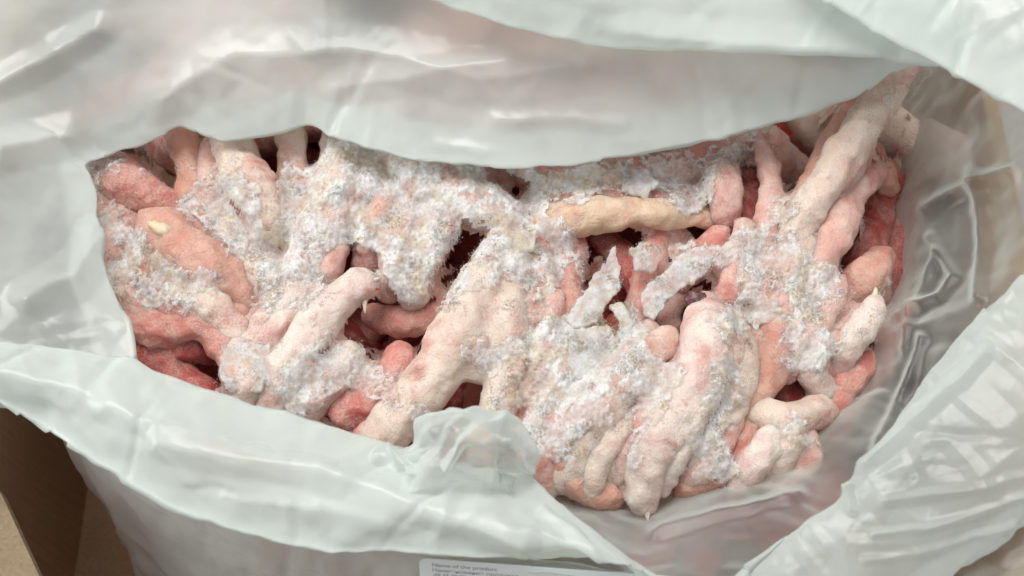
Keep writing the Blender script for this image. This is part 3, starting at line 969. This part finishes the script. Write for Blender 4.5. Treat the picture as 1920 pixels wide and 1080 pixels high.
HOLES = [b for b in BARE if b[4] >= 1.0 and b[:2] not in ((380, 470), (1150, 405), (760, 665), (695, 335))]
gx = HX0 + CELL * (np.arange(HNX) + .5); gy = HY0 + CELL * (np.arange(HNY) + .5)
X, Y = np.meshgrid(gx, gy, indexing='ij')
P2 = np.stack([X, Y, np.zeros_like(X)], -1)
HL = boxf(boxf(np.maximum(H, -0.03), 5), 5) - 0.0056 + 0.0016 * fbm(P2, 110, 91, 3) + 0.0006 * noise3(P2, 500, 92)
FMK = frost_mask(np.stack([X, Y, HL], -1).reshape(-1, 3)).reshape(X.shape) + 0.25 * fbm(P2, 120, 98, 3)
HL = HL + 0.0040 * smooth(0.28, 0.62, FMK)
HD = H
for _ in range(4):
    HD = nb(HD, lambda L: np.max(L, axis=0))
HL = np.minimum(HL, boxf(HD, 2) - 0.0034 + 0.0022 * smooth(0.45, 0.75, FMK))
px, py = project(np.stack([X, Y, HL], -1).reshape(-1, 3))
px = px.reshape(X.shape) + 14 * fbm(P2, 120, 95, 3); py = py.reshape(X.shape) + 14 * fbm(P2, 120, 96, 3)
hole = np.zeros_like(X)
for (cx, cy, rx, ry, w) in HOLES:
    hole = np.maximum(hole, smooth(1.40, 0.85, np.sqrt(((px - cx) / rx) ** 2 + ((py - cy) / ry) ** 2)))
HL = HL - hole * 0.014
inside = in_poly(px, py, MOUTH) & (HL > -0.045)
ii = np.arange(HNX * HNY).reshape(HNX, HNY)
inside &= hole < 0.75
K = inside[:-1, :-1] & inside[1:, :-1] & inside[1:, 1:] & inside[:-1, 1:]
zq = np.stack([HL[:-1, :-1], HL[1:, :-1], HL[1:, 1:], HL[:-1, 1:]])
K &= (zq.max(0) - zq.min(0)) < 0.0026
Q = np.stack([ii[:-1, :-1], ii[1:, :-1], ii[1:, 1:], ii[:-1, 1:]], -1)[K]
V = np.stack([X, Y, HL], -1).reshape(-1, 3)
used = np.unique(Q); remap = np.full(len(V), -1); remap[used] = np.arange(len(used))
mme = mesh_from('pink_ice', V[used], remap[Q], M_SKIN)
mo = tag(link('pink_ice', mme), 'pinkish ice freezing the feet together into one mass', 'ice', kind='stuff')
mo.color = (0.74, 0.38, 0.31, 1.0)
mn = np.zeros(len(used) * 3, dtype=np.float32); mme.vertices.foreach_get('normal', mn)
HV = np.vstack([HV, V[used]]); HN = np.vstack([HN, mn.reshape(-1, 3)])
H = np.maximum(H, np.where(inside, HL, -1))
ci, cj = cell(HV)
ok = (ci >= 0) & (ci < HNX) & (cj >= 0) & (cj < HNY)
HB = H
for _ in range(5):
    HB = nb(HB, lambda L: np.mean(L, axis=0))
HM = nb(nb(H, lambda L: np.max(L, axis=0)), lambda L: np.max(L, axis=0))
for _ in range(3):
    HM = nb(HM, lambda L: np.mean(L, axis=0))
def up2(A):
    B = np.repeat(np.repeat(A, 2, 0), 2, 1)
    return nb(B, lambda L: np.mean(L, axis=0))


HLO = H
H, HB, HM = up2(H), up2(HB), up2(HM)
NX2, NY2 = H.shape
gx = HX0 + CELL * .5 * (np.arange(NX2) + .5); gy = HY0 + CELL * .5 * (np.arange(NY2) + .5)
X, Y = np.meshgrid(gx, gy, indexing='ij')
flat = np.stack([X, Y, H], -1).reshape(-1, 3)
MK = frost_mask(flat).reshape(NX2, NY2)
P2 = np.stack([X, Y, np.zeros_like(X)], -1)
rag = 0.40 * fbm(P2, 85, 21, 4) + 0.14 * noise3(P2, 900, 22)
MK2 = np.where(MK > 0, MK + rag, 0)
cov = smooth(0.30, 0.78, MK2) * smooth(0.0100, 0.0055, HM - H)
lumps = 0.0005 * fbm(P2, 230, 31, 3) + 0.0004 * np.abs(noise3(P2, 620, 33)) + 0.00025 * noise3(P2, 1400, 34)
crust = H * 0.70 + HB * 0.20 + HM * 0.10 + lumps * (0.5 + cov)
c2 = smooth(0.0, 0.5, cov)
Zc = np.where(cov > 0, (H - 0.0018) * (1 - c2) + crust * c2, H - 0.003)
keep = cov > 0.02
K = keep[:-1, :-1] | keep[1:, :-1] | keep[1:, 1:] | keep[:-1, 1:]
zr = np.max([Zc[:-1, :-1], Zc[1:, :-1], Zc[1:, 1:], Zc[:-1, 1:]], axis=0) - np.min([Zc[:-1, :-1], Zc[1:, :-1], Zc[1:, 1:], Zc[:-1, 1:]], axis=0)
K &= zr < 0.0018
ii = np.arange(NX2 * NY2).reshape(NX2, NY2)
Q = np.stack([ii[:-1, :-1], ii[1:, :-1], ii[1:, 1:], ii[:-1, 1:]], -1)[K]
V = np.stack([X, Y, Zc], -1).reshape(-1, 3)
V[:, 0] += 0.00025 * noise3(V, 1500, 41); V[:, 1] += 0.00025 * noise3(V, 1500, 42)
used = np.unique(Q); remap = np.full(len(V), -1); remap[used] = np.arange(len(used))
CV, CQ = V[used], remap[Q]
cme = mesh_from('frost_crust', CV, CQ, M_FROST)
tag(link('frost_crust', cme), 'crust of white frost caked over the feet and their gaps', 'frost', kind='stuff')
cn = np.zeros(len(CV) * 3, dtype=np.float32); cme.vertices.foreach_get('normal', cn); cn = cn.reshape(-1, 3)
ccov = cov.reshape(-1)[used]
ca = cme.attributes.new('cover', 'FLOAT', 'POINT'); ca.data.foreach_set('value', ccov.astype(np.float32))

# thin plates of ice standing in the pile
def ice_plate(poly, label, seed, thick=0.0015):
    """poly: (px, py, height mm) outline of a thin ragged plate"""
    W = np.array([at(*p) for p in poly])
    cen = W.mean(0)
    cf = np.linalg.lstsq(np.c_[W[:, :2] - cen[:2], np.ones(len(W))], W[:, 2], rcond=None)[0]
    st = 0.0005
    lo = np.r_[W[:, :2].min(0) - 0.003, W[:, 2].min() - 0.004]
    hi = np.r_[W[:, :2].max(0) + 0.003, W[:, 2].max() + 0.004]
    n = np.ceil((hi - lo) / st).astype(int) + 1
    gx, gy = lo[0] + st * np.arange(n[0]), lo[1] + st * np.arange(n[1])
    X, Y = np.meshgrid(gx, gy, indexing='ij')
    d = np.full(X.shape, 1.0); ins = np.zeros(X.shape, bool)
    for a, b in zip(W, np.roll(W, -1, axis=0)):
        ex, ey = b[0] - a[0], b[1] - a[1]
        t = np.clip(((X - a[0]) * ex + (Y - a[1]) * ey) / (ex * ex + ey * ey), 0, 1)
        d = np.minimum(d, np.hypot(X - a[0] - t * ex, Y - a[1] - t * ey))
        c = ((a[1] > Y) != (b[1] > Y)) & (X < ex * (Y - a[1]) / (ey if abs(ey) > 1e-9 else 1e-9) + a[0])
        ins ^= c
    d = np.where(ins, -d, d)
    P = np.stack([X, Y, np.zeros_like(X)], -1)
    d = d + 0.0006 * fbm(P, 520, seed, 3)
    zc = cf[0] * (X - cen[0]) + cf[1] * (Y - cen[1]) + cf[2] + 0.0004 * fbm(P, 200, seed + 2, 3) + 0.00025 * noise3(P, 1100, seed + 4)
    Zg = lo[2] + st * np.arange(n[2])
    D = np.maximum(d[..., None], np.abs(Zg[None, None] - zc[..., None]) - thick * 0.5)
    V, Q = surface_nets(D, lo, st)
    org = np.array([cen[0], cen[1], V[:, 2].min()])
    me = mesh_from('ice_plate', V - org, Q, M_PLATE)
    nr = np.zeros(len(V) * 3, dtype=np.float32); me.vertices.foreach_get('normal', nr)
    PLV.append(V); PLN.append(nr.reshape(-1, 3))
    o = link('ice_plate', me, None, org)
    return tag(o, label, 'ice plate', 'plates of frost ice in the pile')


PLV, PLN = [], []
ice_plate([(1155, 458, 11), (1163, 500, 10), (1160, 545, 9), (1138, 572, 8), (1120, 605, 7), (1075, 620, 6), (1060, 600, 6), (1100, 540, 8), (1135, 490, 10)], 'tall pointed grey ice shard beside a dark gap', 1)
ice_plate([(1180, 470, 6), (1205, 452, 7), (1240, 462, 7), (1248, 485, 6), (1225, 510, 5), (1190, 508, 5)], 'small rounded grey ice plate below the yellowish shank', 2)
ice_plate([(1320, 460, 8), (1340, 480, 8), (1335, 500, 8), (1300, 530, 7), (1262, 552, 6), (1225, 600, 5), (1208, 590, 5), (1200, 545, 6), (1240, 515, 7), (1275, 480, 8)], 'long grey ice plate slanting towards the dark triangular gap', 3)
ice_plate([(1140, 575, 7), (1165, 565, 8), (1185, 600, 8), (1190, 650, 7), (1165, 665, 7), (1150, 640, 6), (1165, 605, 7)], 'curved grey ice plate with dark granular edge', 4)
ice_plate([(1068, 620, 8), (1140, 608, 8), (1165, 640, 8), (1130, 700, 7), (1085, 715, 7), (1062, 680, 7)], 'broad white ice plate below the pointed shard', 5)
ice_plate([(415, 655, 8), (445, 640, 9), (505, 650, 9), (512, 680, 8), (490, 735, 7), (430, 738, 6), (412, 700, 7)], 'flat white ice plate by the front film', 6)
ice_plate([(950, 438, 9), (1008, 432, 9), (1003, 468, 8), (975, 478, 8), (945, 465, 8)], 'square-ended white ice plate at the end of the yellowish shank', 7)
ice_plate([(1170, 320, 7), (1215, 318, 8), (1235, 345, 8), (1210, 372, 7), (1165, 360, 6)], 'pale ice plate under the upper film edge', 8)

# grains and needles of hoar frost, standing on the crust and on the skin
r = np.random.default_rng(77)


def pick(V, Nn, prob, n):
    prob = prob / prob.sum()
    k = r.choice(len(V), n, p=prob)
    return V[k] + r.normal(0, 0.00045, (n, 3)), Nn[k]


ok = ok.copy()
vis = np.zeros(len(HV))
vis[ok] = (HV[ok, 2] > HLO[ci[ok], cj[ok]] - 0.0022)
vis *= (HN[:, 2] > 0.05)
sk_m = frost_mask(HV) + 0.30 * fbm(HV, 160, 51, 3)
skp = vis * np.clip(smooth(0.05, 0.60, sk_m), 0, 1)
cp = np.where(cn[:, 2] > 0.15, 0.15 + ccov, 0)
A1, B1 = pick(CV, cn, cp, 90000)
A2, B2 = pick(HV, HN, skp, 170000)
PV, PN = np.vstack(PLV), np.vstack(PLN)
A3, B3 = pick(PV, PN, np.clip(PN[:, 2], 0, 1), 14000)
GP, GN = np.vstack([A1, A2, A3]), np.vstack([B1, B2, B3])
ng = len(GP)
dirs = GN + r.normal(0, 0.55, (ng, 3)); dirs /= np.linalg.norm(dirs, axis=1)[:, None]
rad = 0.00013 + 0.00022 * r.random(ng) ** 2
clump = smooth(0.0, 0.6, fbm(GP, 220, 61, 2))
rad *= 0.8 + 0.75 * clump
ln = rad * r.uniform(0.6, 1.5, ng)
tmp = r.normal(size=(ng, 3)); s1 = np.cross(dirs, tmp); s1 /= np.linalg.norm(s1, axis=1)[:, None]; s2 = np.cross(dirs, s1)
C = GP + GN * (rad * 0.5)[:, None]
rad *= 0.66; ln *= 0.62
vv = np.stack([C + dirs * ln[:, None], C + s1 * rad[:, None] - dirs * rad[:, None] * .4,
               C + (-0.5 * s1 + 0.87 * s2) * rad[:, None] - dirs * rad[:, None] * .4, C + (-0.5 * s1 - 0.87 * s2) * rad[:, None] - dirs * rad[:, None] * .4], 1).reshape(-1, 3)
tri = np.array([(0, 1, 2), (0, 2, 3), (0, 3, 1), (3, 2, 1)])
ff = (tri[None] + 4 * np.arange(ng)[:, None, None]).reshape(-1, 3)
tag(link('frost_crystals', mesh_from('frost_crystals', vv, ff, M_GRAIN, False)), 'loose white frost grains and needles sprinkled on the feet', 'frost', kind='stuff')


# ------------------------------------------------------------------ plastic bag
bag = link('plastic_bag', None, None, (0, 0, BZ0))
tag(bag, 'open milky plastic bag of frozen feet lining the box', 'bag')


def crumple(P, seed, freq=38.0, n=5):
    rr = np.random.default_rng(seed)
    out = np.zeros(P.shape[:-1])
    for k in range(n):
        d = rr.normal(size=3); d[2] *= 0.3; d /= np.linalg.norm(d)
        f = freq * (0.6 + 0.5 * k) * rr.uniform(0.8, 1.2)
        ph = P @ d * f + 1.3 * noise3(P, freq * 0.7, seed + k)
        tri = np.abs((ph % 2.0) - 1.0)
        am = smooth(-0.15, 0.5, noise3(P, freq * 0.45, seed + 50 + k))
        out += (tri - 0.5) * am / (1 + 0.8 * k)
    return out


def film(name, rows, mat, nu=170, nv=80, seed=1, amp=0.0025, freq=38.0, ridges=(), edge_amp=0.25, fine=0.00012, mode='lin', label=None, nc=5, crinkle=0.0006, creases=36):
    """rows of control points (px, py, height mm), equal counts; first row lies at the free edge"""
    W = [np.array([at(*p) for p in row]) for row in rows]
    n = len(W[0])
    R = []
    for w in W:
        if mode == 'lin':
            t = np.linspace(0, n - 1, nu)
            i = np.minimum(t.astype(int), n - 2)
            f = (t - i)[:, None]
            R.append(w[i] * (1 - f) + w[i + 1] * f)
        else:
            sp = spline(w, 12)
            t = np.linspace(0, len(sp) - 1, nu)
            i = np.minimum(t.astype(int), len(sp) - 2)
            f = (t - i)[:, None]
            R.append(sp[i] * (1 - f) + sp[i + 1] * f)
    R = np.array(R)                                   # rows, nu, 3
    G = np.zeros((nu, nv, 3))
    for u in range(nu):
        sp = spline(R[:, u], 10)
        seg = np.r_[0, np.cumsum(np.linalg.norm(np.diff(sp, axis=0), axis=1))]
        # finer rows close to the free edge
        t = np.linspace(0, 1, nv) ** 1.25 * seg[-1]
        for c in range(3):
            G[u, :, c] = np.interp(t, seg, sp[:, c])
    for _ in range(6):                                # soften kinks away from the edge
        A = G.copy()
        A[1:-1] = 0.25 * G[:-2] + 0.5 * G[1:-1] + 0.25 * G[2:]
        w = smooth(0.04, 0.3, np.linspace(0, 1, nv))[None, :, None]
        G = G * (1 - w) + A * w
    du = np.gradient(G, axis=0); dv = np.gradient(G, axis=1)
    nr = np.cross(du, dv); nr /= np.linalg.norm(nr, axis=-1)[..., None] + 1e-12
    nr *= np.sign(nr[..., 2:3] + 1e-9)
    wv = edge_amp + (1 - edge_amp) * smooth(0.0, 0.35, np.linspace(0, 1, nv))[None]
    D = amp * crumple(G, seed, freq, nc) * wv + fine * fbm(G, 260, seed + 3, 2) + crinkle * crumple(G, seed + 70, 120.0, 3)
    cr = np.random.default_rng(seed + 300)
    for _ in range(creases):                          # fine sharp creases of thin film
        c0 = G[cr.integers(nu), cr.integers(nv)]
        an = cr.uniform(0, math.pi); L_ = cr.uniform(0.008, 0.032)
        e = np.array([math.cos(an), math.sin(an)])
        q = G[..., :2] - c0[:2]
        al = q @ e; pr = q @ np.array([-e[1], e[0]]) + 0.0025 * noise3(G, 45, seed + 12)
        wd_ = cr.uniform(0.0016, 0.0045)
        D = D + cr.choice([-1, 1]) * cr.uniform(0.0003, 0.0009) * np.maximum(0, 1 - np.abs(pr) / wd_) * np.clip(1 - np.abs(al) / L_, 0, 1) * wv
    for (line, wd, ht) in ridges:
        L = [np.array(q, float) for q in line]
        px, py = project(G.reshape(-1, 3))
        px += 6 * noise3(G.reshape(-1, 3), 28, seed + 8); py += 6 * noise3(G.reshape(-1, 3), 28, seed + 9)
        best = np.full(len(px), 1e9)
        for a, b in zip(L[:-1], L[1:]):
            d = b - a
            t = np.clip(((px - a[0]) * d[0] + (py - a[1]) * d[1]) / (d @ d), 0, 1)
            best = np.minimum(best, np.hypot(px - a[0] - t * d[0], py - a[1] - t * d[1]))
        D = D + (ht * 0.001 * np.maximum(0, 1 - best / wd) ** 1.3).reshape(nu, nv)
    G = G + nr * D[..., None]
    G[..., 0] += 0.0007 * fbm(G, 110, seed + 21, 2); G[..., 1] += 0.0007 * fbm(G, 110, seed + 22, 2)
    ii = np.arange(nu * nv).reshape(nu, nv)
    Q = np.stack([ii[:-1, :-1], ii[1:, :-1], ii[1:, 1:], ii[:-1, 1:]], -1).reshape(-1, 4)
    org = np.array(bag.location)
    o = link(name, mesh_from(name, G.reshape(-1, 3) - org, Q, mat), bag)
    if label: o['label'] = label
    return o, G


def fold_under(edge, nxt, frac, dh):
    return [(e[0] + (m[0] - e[0]) * frac, e[1] + (m[1] - e[1]) * frac, e[2] - dh) for e, m in zip(edge, nxt)]


# rear and left film round the mouth
edge = [(1735, 114, 40), (1660, 142, 35), (1600, 178, 31), (1480, 222, 26), (1340, 258, 22), (1200, 288, 20), (1080, 306, 19), (960, 314, 19), (860, 310, 19), (780, 298, 19), (700, 278, 19), (640, 258, 19),
        (580, 233, 18), (500, 249, 17), (412, 263, 16), (340, 234, 16), (270, 268, 15), (200, 288, 15), (158, 312, 15), (180, 370, 15), (186, 430, 15), (188, 490, 15), (215, 555, 15), (240, 610, 15), (249, 672, 14), (300, 740, 10)]
mid = [(1745, 70, 46), (1680, 75, 44), (1610, 85, 42), (1480, 110, 38), (1340, 140, 34), (1200, 165, 31), (1080, 180, 30), (960, 185, 29), (860, 180, 29), (770, 165, 29), (690, 150, 29), (620, 135, 29),
       (560, 125, 29), (480, 135, 29), (390, 140, 30), (310, 135, 30), (220, 160, 30), (130, 190, 29), (70, 240, 27), (70, 340, 25), (80, 410, 24), (85, 480, 23), (95, 560, 22), (105, 620, 21), (120, 680, 19), (180, 760, 13)]
far = [(1760, -30, 55), (1690, -40, 54), (1610, -40, 54), (1480, -40, 52), (1340, -40, 50), (1200, -30, 48), (1080, -30, 47), (960, -30, 46), (850, -30, 46), (750, -40, 46), (660, -40, 46), (580, -40, 46),
       (500, -40, 46), (420, -40, 46), (320, -40, 48), (200, -40, 50), (60, -40, 50), (-60, 20, 48), (-110, 140, 44), (-110, 290, 40), (-110, 390, 38), (-110, 470, 36), (-110, 560, 34), (-110, 630, 31), (-100, 700, 27), (-60, 770, 20)]
out = [(1780, -200, 64), (1700, -220, 64), (1610, -220, 64), (1480, -220, 64), (1340, -220, 63), (1200, -220, 62), (1080, -220, 62), (960, -220, 62), (850, -220, 62), (740, -220, 62), (640, -220, 62), (550, -220, 62),
       (450, -220, 62), (350, -220, 62), (220, -220, 63), (60, -220, 64), (-120, -200, 64), (-280, -120, 62), (-320, 60, 58), (-320, 250, 52), (-320, 370, 48), (-320, 460, 46), (-320, 560, 44), (-320, 640, 40), (-300, 710, 34), (-250, 780, 26)]
rowsA = [fold_under(edge, mid, 0.55, 3.5), fold_under(edge, mid, 0.04, 1.0), edge, fold_under(edge, mid, 0.08, -1.2), mid, far, out]
film('rear_film', rowsA, M_FILM, 420, 110, 3, 0.0030, 26,
     ridges=[([(-20, 168), (90, 115), (185, 58)], 40, 3.2), ([(300, 180), (440, 100), (620, 90), (760, 110), (900, 150), (1100, 120)], 60, 3.0), ([(930, 226), (1060, 222), (1170, 226)], 26, 1.0),
             ([(640, 160), (760, 150), (950, 110)], 40, 2.0), ([(0, 285), (60, 275), (130, 255)], 50, 4.0), ([(50, 560), (140, 520), (190, 440)], 50, 3.0)])

# fold of the rear film lying over it
eB = [(540, -75, 56), (760, -18, 54), (880, 24, 52), (960, 50, 51), (1050, 74, 50), (1140, 93, 49), (1300, 97, 50), (1500, 104, 52), (1650, 110, 55), (1750, 113, 58), (1800, 120, 60)]
oB = [(540, -260, 70), (760, -240, 70), (900, -220, 70), (990, -200, 70), (1080, -180, 70), (1180, -180, 70), (1330, -180, 70), (1520, -180, 72), (1680, -180, 75), (1800, -160, 78), (1880, -120, 80)]
mB = [((a[0] + b[0]) / 2, (a[1] + b[1]) / 2 + 20, (a[2] + b[2]) / 2 + 2) for a, b in zip(eB, oB)]
film('folded_film', [fold_under(eB, mB, 0.6, 3), fold_under(eB, mB, 0.05, 1), eB, fold_under(eB, mB, 0.12, -1.5), mB, oB], M_FILM_DOUBLE, 220, 60, 8, 0.0016, 20, mode='lin',
     ridges=[([(1180, 60), (1350, 80), (1640, 95)], 45, 2.5)])
eC = [(1480, -45, 70), (1530, -5, 69), (1585, 30, 68), (1640, 62, 67), (1700, 92, 66), (1750, 114, 66), (1840, 160, 67), (1920, 207, 68), (2010, 275, 70), (2080, 330, 72)]
oC = [(1640, -240, 82), (1700, -230, 82), (1760, -200, 82), (1820, -170, 82), (1880, -130, 82), (1930, -100, 82), (2020, -40, 82), (2100, 20, 82), (2200, 110, 82), (2260, 180, 82)]
mC = [((a[0] + b[0]) / 2, (a[1] + b[1]) / 2, (a[2] + b[2]) / 2 + 3) for a, b in zip(eC, oC)]
film('folded_film', [fold_under(eC, mC, 0.7, 4), fold_under(eC, mC, 0.05, 1), eC, fold_under(eC, mC, 0.12, -1.5), mC, oC], M_FILM_DOUBLE, 160, 60, 12, 0.0016, 20)

# right and front right wall of the bag rising from the pile
gi = [(930, 900, -10), (1010, 930, -9), (1100, 950, -9), (1210, 957, -8), (1310, 926, -6), (1400, 890, -5), (1490, 862, -5), (1515, 785, -10), (1590, 715, -12), (1618, 662, -12), (1655, 592, -12), (1690, 500, -14), (1687, 400, -14), (1700, 280, -10), (1735, 165, 4), (1748, 95, 18)]
gm = [(980, 1000, 3), (1040, 1010, 3), (1110, 1025, 4), (1230, 1035, 4), (1350, 1015, 7), (1460, 985, 9), (1570, 945, 9), (1640, 870, 10), (1720, 795, 10), (1745, 715, 11), (1775, 615, 11), (1795, 490, 9), (1795, 370, 9), (1800, 250, 12), (1815, 165, 22), (1825, 80, 32)]
go = [(1000, 1150, 15), (1060, 1150, 15), (1130, 1150, 15), (1250, 1150, 14), (1420, 1140, 15), (1560, 1120, 17), (1700, 1070, 19), (1810, 1020, 21), (1890, 930, 24), (1930, 830, 26), (1945, 680, 28), (1950, 500, 30), (1950, 340, 32), (1950, 200, 36), (1960, 110, 44), (1960, 10, 52)]
gu = [(a[0] - 40 if a[0] > 1300 else a[0], a[1] - 50 if a[0] < 1560 else a[1] - 10, a[2] - 26) for a in gi]
gq = [(x[0] + 130 if x[0] > 1600 else x[0] + 40, x[1] + (90 if x[1] > 900 else 0), x[2] + 8) for x in go]
film('side_film', [gu, gi, gm, go, gq], M_FILM_CLEAR, 340, 130, 21, 0.0050, 34, mode='spl', edge_amp=0.5, nc=4, crinkle=0.0012,
     ridges=[([(1750, 450), (1790, 520), (1760, 560), (1690, 600)], 18, 3.0), ([(1830, 330), (1840, 420), (1835, 560)], 20, 3.0), ([(1740, 400), (1850, 340), (1900, 330)], 22, 3.0), ([(1730, 640), (1700, 720), (1640, 850)], 16, 2.5),
             ([(1760, 480), (1720, 560), (1700, 660)], 16, 2.5), ([(1230, 1000), (1380, 960), (1500, 930)], 20, 2.0)])

# outer fold of the right front corner
eH = [(2040, 420, 58), (1920, 525, 50), (1830, 605, 44), (1785, 655, 41), (1740, 715, 38), (1690, 790, 34), (1640, 860, 30), (1570, 950, 25), (1480, 1010, 21), (1380, 1100, 17)]
oH = [(2160, 640, 52), (2080, 790, 46), (1985, 910, 40), (1925, 972, 36), (1882, 1005, 33), (1840, 1036, 30), (1800, 1062, 27), (1750, 1095, 22), (1700, 1140, 17), (1560, 1200, 12)]
m1 = [(a[0] * .66 + b[0] * .34, a[1] * .66 + b[1] * .34, a[2] * .66 + b[2] * .34 + 5) for a, b in zip(eH, oH)]
m2 = [(a[0] * .33 + b[0] * .67, a[1] * .33 + b[1] * .67, a[2] * .33 + b[2] * .67 + 6) for a, b in zip(eH, oH)]
film('folded_film', [fold_under(eH, m1, 0.7, 3), eH, fold_under(eH, m1, 0.1, -1.2), m1, m2, oH, [(p[0] - 30, p[1] - 25, p[2] - 12) for p in oH]], M_FILM_WALL, 460, 200, 31, 0.0034, 30,
     ridges=[([(1640, 1003), (1740, 985), (1930, 925)], 13, 1.7), ([(1660, 940), (1800, 920), (1930, 893)], 16, 1.3), ([(1620, 1050), (1760, 1022), (1900, 985)], 14, 1.2),
             ([(1620, 880), (1720, 790), (1850, 660)], 24, 2.5), ([(1590, 920), (1600, 960)], 16, 2.5)])

# front fold and front wall
eE = [(-140, 590, 26), (0, 640, 24), (130, 658, 22), (245, 673, 20), (290, 697, 19), (410, 738, 18), (540, 777, 17), (680, 818, 16), (760, 846, 16), (850, 868, 16), (930, 880, 16), (988, 884, 16), (1030, 930, 16), (1130, 1008, 16), (1245, 1090, 16), (1330, 1150, 16)]
lE = [(-140, 680, 26), (0, 748, 22), (60, 782, 20), (110, 810, 19), (170, 852, 18), (250, 905, 17), (340, 950, 16), (430, 985, 16), (530, 1012, 16), (630, 1032, 16), (720, 1032, 16), (800, 1034, 16), (900, 1040, 16), (1040, 1042, 16), (1170, 1050, 15), (1280, 1170, 14)]
mE = [((a[0] + b[0]) / 2, (a[1] + b[1]) / 2, (a[2] + b[2]) / 2 + 9) for a, b in zip(eE, lE)]
uE = [(b[0] + (a[0] - b[0]) * .5, b[1] + (a[1] - b[1]) * .5, b[2] - 6) for a, b in zip(eE, lE)]
film('front_fold', [fold_under(eE, mE, 0.8, 4), fold_under(eE, mE, 0.05, 1), eE, fold_under(eE, mE, 0.12, -2), mE, fold_under(lE, mE, 0.1, -1.5), lE, uE], M_FILM_DOUBLE, 320, 90, 45, 0.0014, 22,
     ridges=[([(300, 830), (560, 880), (760, 940), (980, 1010)], 40, 3.0), ([(200, 760), (420, 830), (640, 900)], 40, 2.0), ([(450, 930), (640, 960), (720, 975)], 40, 1.6), ([(1020, 960), (1120, 1040), (1180, 1075)], 14, 2.0)])
F0 = [(118, 790, -46), (98, 800, -12), (150, 830, 2), (250, 880, 8), (420, 950, 10), (600, 1000, 10), (800, 1030, 10), (1000, 1050, 9), (1250, 1080, 8)]
F1 = [(160, 880, -60), (150, 890, -34), (200, 905, -18), (300, 950, -8), (450, 1010, -2), (620, 1045, 0), (800, 1066, 1), (1000, 1085, 1), (1250, 1120, 1)]
F2 = [(220, 980, -74), (215, 985, -54), (260, 1000, -38), (350, 1040, -26), (480, 1080, -18), (640, 1110, -14), (800, 1125, -12), (1000, 1145, -12), (1250, 1170, -12)]
F3 = [(270, 1090, -92), (262, 1095, -80), (310, 1110, -66), (390, 1150, -54), (510, 1190, -46), (660, 1220, -42), (800, 1230, -42), (1000, 1240, -42), (1250, 1260, -42)]
F4 = [(p[0] + (12 if p[0] < 330 else 0), p[1] + 30, -112) for p in F3]
_, GF = film('front_wall', [F0, F1, F2, F3, F4], M_FILM_BELLY, 180, 130, 52, 0.0022, 40, mode='spl', edge_amp=1.0)

# crumpled loose corner standing on the front fold
cx = [(640, 862, 17), (700, 850, 19), (770, 830, 24), (800, 790, 29), (835, 770, 31), (880, 772, 32), (925, 785, 32), (965, 808, 30), (1000, 848, 26), (985, 882, 20)]
cm = [(690, 880, 20), (735, 870, 24), (790, 860, 31), (820, 838, 36), (850, 828, 39), (885, 830, 40), (915, 838, 40), (940, 850, 37), (955, 870, 31), (950, 895, 24)]
cl = [(690, 940, 22), (740, 930, 24), (790, 920, 27), (825, 910, 29), (850, 905, 30), (880, 905, 30), (905, 905, 29), (925, 910, 28), (945, 915, 25), (945, 925, 22)]
cu = [(a[0], a[1] + 14, a[2] - 9) for a in cx]
film('crumpled_corner', [cu, cx, cm, cl], M_FILM_CRISP, 170, 100, 63, 0.0060, 95, edge_amp=0.7, mode='spl', label='crisp crumpled corner of clear film',
     ridges=[([(835, 870), (870, 830), (935, 800)], 14, 3.5), ([(730, 850), (765, 890)], 10, 3.0), ([(950, 830), (985, 870)], 12, 2.5)])

# ------------------------------------------------------------------ paper label on the front wall of the bag
lab = link('paper_label', None)
tag(lab, 'white printed product label on the front of the bag', 'label')


def wall_point(px, py, lift=0.0012):
    """point on the front wall surface seen at a pixel"""
    gp = GF.reshape(-1, 3)
    gx, gy = project(gp)
    d = (gx - px) ** 2 + (gy - py) ** 2
    k = np.argsort(d)[:8]
    w = 1 / (d[k] + 4)
    p = (gp[k] * w[:, None]).sum(0) / w.sum()
    return p + np.array([0, -0.25, 1.0]) * lift


# a plane fitted through three points of the wall carries the stiff paper
A, B, Cc = wall_point(786, 1046, 0.004), wall_point(1232, 1050, 0.004), wall_point(796, 1110, 0.004)
ex = (B - A) / np.linalg.norm(B - A)
nz = np.cross(ex, A - Cc); nz /= np.linalg.norm(nz)
if nz[2] < 0: nz = -nz
ey = np.cross(nz, ex)
from mathutils import Matrix
mw = Matrix(((ex[0], ey[0], nz[0], A[0]), (ex[1], ey[1], nz[1], A[1]), (ex[2], ey[2], nz[2], A[2]), (0, 0, 0, 1)))
lab.matrix_world = mw
LW, LH, RC = 0.076, 0.032, 0.0022
pts = []
for (qx, qy, a0) in ((RC, -RC, 90), (RC, -LH + RC, 180), (LW - RC, -LH + RC, 270), (LW - RC, -RC, 0)):
    for k in range(6):
        a = math.radians(a0 + k * 18)
        pts.append((qx + RC * math.cos(a), qy + RC * math.sin(a), 0.0))
link('paper', slab_mesh('paper', pts, 0.00015, M_PAPER), lab)


def text_part(s, x, y, size):
    cu = bpy.data.curves.new('lettering', 'FONT')
    cu.body = s
    cu.size = size
    o = bpy.data.objects.new('tmp', cu)
    COL.objects.link(o)
    dg = bpy.context.evaluated_depsgraph_get()
    me = bpy.data.meshes.new_from_object(o.evaluated_get(dg))
    bpy.data.objects.remove(o)
    me.materials.clear()
    me.materials.append(M_INK)
    t = link('lettering', me, lab)
    t.location = (x, y, 0.00012)
    return t


text_part('Name of the product', 0.0035, -0.0030, 0.0021)
text_part('Наименование продукта', 0.0035, -0.0052, 0.0020)
text_part('产品名称', 0.0037, -0.0078, 0.0024)
